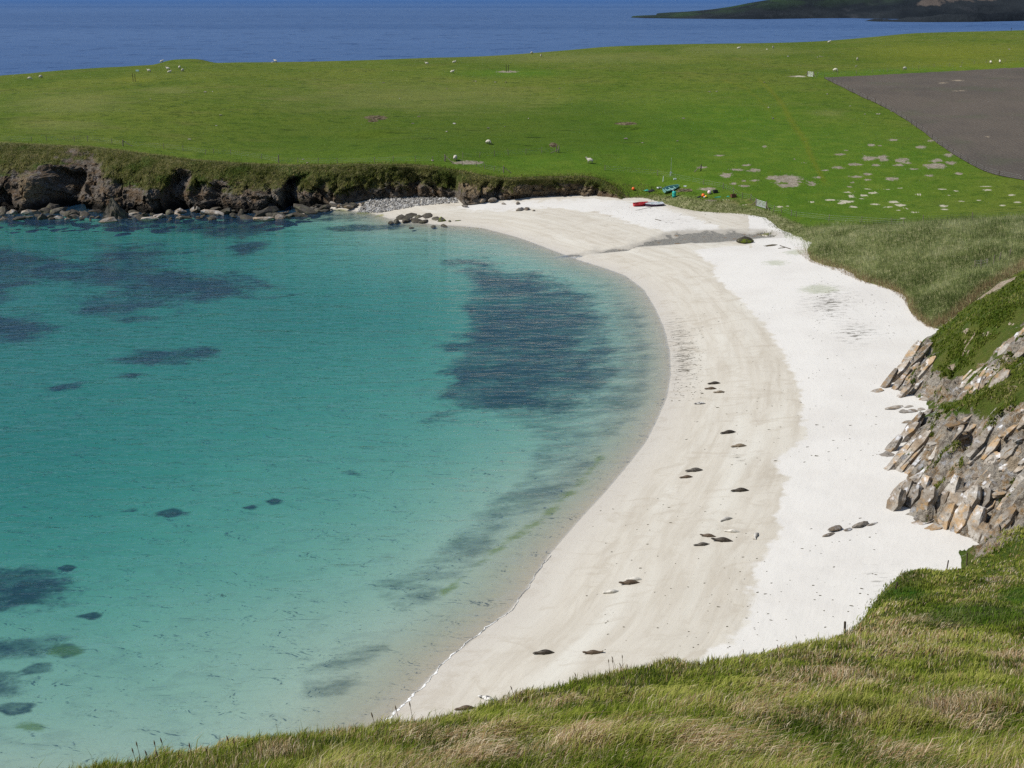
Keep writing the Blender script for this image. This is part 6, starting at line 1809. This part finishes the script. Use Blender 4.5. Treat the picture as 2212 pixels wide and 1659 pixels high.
# heaps of net, boards, boxes
def heap(name, px_, sx, sy, sz, mat, label, cat, seed):
    q = hit(*px_, height)
    bm = bmesh.new(); bmesh.ops.create_grid(bm, x_segments=16, y_segments=12, size=1.0)
    for v in bm.verts:
        r = math.hypot(v.co.x, v.co.y)
        z = max(0, 1 - r ** 1.6) * (0.75 + 0.5 * float(fbm(v.co.x * 2.5 + seed, v.co.y * 2.5, 0, 3, seed)))
        v.co.x *= sx * (1 + 0.2 * float(vn(v.co.y * 2, seed, 0, 5))); v.co.y *= sy; v.co.z = z * sz - 0.03
    o = obj(name, bm_mesh(name, bm, mat, False), None, None, label=label, category=cat)
    o.location = q; o.rotation_euler = (0, 0, 0.3)
    return o
heap('net_heap', (1398, 412), 0.65, 0.4, 0.28, M_net, 'small heap of green netting left of the green boat', 'net', 11)
heap('tarpaulin', (1408, 411), 0.95, 0.5, 0.42, M_dark, 'dark crumpled tarpaulin beside the green netting', 'tarpaulin', 12)
heap('rope_heap', (1512, 425), 0.5, 0.35, 0.25, M_dark, 'dark heap of rope left of the buoys', 'rope', 13)
heap('net_heap', (1553, 426), 0.8, 0.22, 0.12, M_net, 'flat strip of green net right of the buoys', 'net', 14)
heap('net_heap', (1573, 424), 0.35, 0.25, 0.2, M_net, 'scrap of green net beside the brown crate', 'net', 15)
def crate(px_, sx, sy, sz, mat, label, rz=0.3, tilt=0.0, name='crate'):
    q = hit(*px_, height)
    root = empty(name, q, 0, label=label, category='crate' if name == 'crate' else 'box'); root.rotation_euler = (tilt, 0, rz)
    t = 0.03
    for nm, c, d in (('base', (0, 0, t), (sx, sy, t)), ('side', (0, sy / 2, sz / 2), (sx, t, sz)), ('side', (0, -sy / 2, sz / 2), (sx, t, sz)), ('end', (sx / 2, 0, sz / 2), (t, sy - 2 * t, sz - 0.004)), ('end', (-sx / 2, 0, sz / 2), (t, sy - 2 * t, sz - 0.004))):
        bm = bmesh.new(); bm_box(bm, *c, *d); bmesh.ops.bevel(bm, geom=bm.edges[:], offset=0.006, segments=1, affect='EDGES'); obj(nm, bm_mesh(nm, bm, mat), None, root)
    return root
M_brown = paint('rusty_brown', (0.13, 0.055, 0.03))
crate((1584, 426), 0.9, 0.6, 0.55, M_brown, 'rusty brown crate right of the nets near the gate')
crate((1545, 417), 0.8, 0.55, 0.5, M_dark, 'black tub above the strip of net right of the buoys', name='fish_tub')
crate((1424, 407), 0.75, 0.5, 0.18, M_white, 'flat white fish box left of the green boat', 0.5, name='fish_box')
crate((1458, 388.5), 0.5, 0.38, 0.2, M_white, 'small white box on the grass behind the green boat', 0.1, name='fish_box')
crate((1480, 403), 0.5, 0.38, 0.16, M_white, 'small white box on the grass right of the green boat', -0.2, name='fish_box')
crate((297, 154), 0.85, 0.55, 0.45, paint('pale_blue_plastic', (0.50, 0.68, 0.74)), 'pale blue feed tub above the pair of dark posts', 0.0, name='feed_tub')
def bar(name, a, b, r, mat, label, cat, h0=0.06, h1=0.06, n_=6):
    A_, B_ = hit(*a, height), hit(*b, height)
    bm = bmesh.new()
    M_ = 5
    pts = [A_.lerp(B_, i / M_) for i in range(M_ + 1)]
    for i in range(M_):
        p, q_ = pts[i] - A_, pts[i + 1] - A_
        bm_tube(bm, p + Vector((0, 0, h0 + (h1 - h0) * i / M_)), q_ + Vector((0, 0, h0 + (h1 - h0) * (i + 1) / M_)), r * (1 - 0.1 * (i % 2)), r * (1 - 0.1 * ((i + 1) % 2)), n_)
    o = obj(name, bm_mesh(name, bm, mat), None, None, label=label, category=cat)
    o.location = A_
    return o
bar('plank', (1462, 417), (1486, 409), 0.10, M_wood, 'long weathered timber lying right of the teal barrel', 'timber')
bar('plank', (1436, 429), (1452, 422), 0.07, M_dwood, 'dark timber leading up to the teal barrel', 'timber')
bar('driftwood', (1685, 531), (1708, 538), 0.06, M_dwood, 'dark driftwood branch at the back of the beach by the dune', 'driftwood')
bar('driftwood', (1415, 474), (1428, 477), 0.05, M_dwood, 'short dark stick lying on the far white sand', 'driftwood')
bar('driftwood', (1373, 455), (1412, 447), 0.03, M_rope, 'mooring rope trailing over the sand from the white dinghy', 'rope')
heap('wrack_heap', (1668, 530), 1.2, 0.5, 0.22, M_wrack, 'black heap of seaweed and sticks at the stream mouth', 'seaweed', 21)
heap('wrack_heap', (1690, 535), 0.7, 0.3, 0.14, M_wrack, 'smaller black weed heap beside the driftwood branch', 'seaweed', 22)
# white marker post and thin mast
q = hit(1432, 392, height)
bm = bmesh.new(); bm_tube(bm, (0, 0, -0.1), (0.06, 0, 1.0), 0.06, 0.05, 6); bm_box(bm, 0.06, 0, 1.0, 0.10, 0.10, 0.06)
o = obj('marker_post', bm_mesh('marker_post', bm, M_white), None, None, label='short white marker post behind the green boat', category='post'); o.location = q
q = hit(1449, 378, height)
root = empty('mast', q, 0, label='thin pale mast with a tripod foot on the green behind the boats', category='mast')
bm = bmesh.new(); bm_tube(bm, (0, 0, 0), (0, 0, 3.4), 0.03, 0.02, 6); obj('pole', bm_mesh('pole', bm, M_steel), None, root)
for a in range(3):
    bm = bmesh.new(); bm_tube(bm, (0, 0, 0.7), (0.35 * math.cos(a * 2.1), 0.35 * math.sin(a * 2.1), -0.05), 0.025, 0.025, 5); obj('leg', bm_mesh('leg', bm, M_steel), None, root)
bm = bmesh.new(); bm_box(bm, 0, 0, 0.55, 0.4, 0.3, 0.12); obj('box', bm_mesh('box', bm, M_steel), None, root)
# low white notice board lying on the cliff edge, tiny marker
q = hit(2184, 68.5, h_land)
root = empty('signpost', q, 0, label='small dark post on the skyline at the top right', category='post')
bm = bmesh.new(); bm_tube(bm, (0, 0, -0.2), (0, 0, 1.5), 0.07, 0.07, 6); obj('post', bm_mesh('post', bm, M_dwood), None, root)
bm = bmesh.new(); bm_box(bm, 0, -0.08, 1.25, 0.35, 0.05, 0.3); obj('board', bm_mesh('board', bm, M_dwood), None, root)
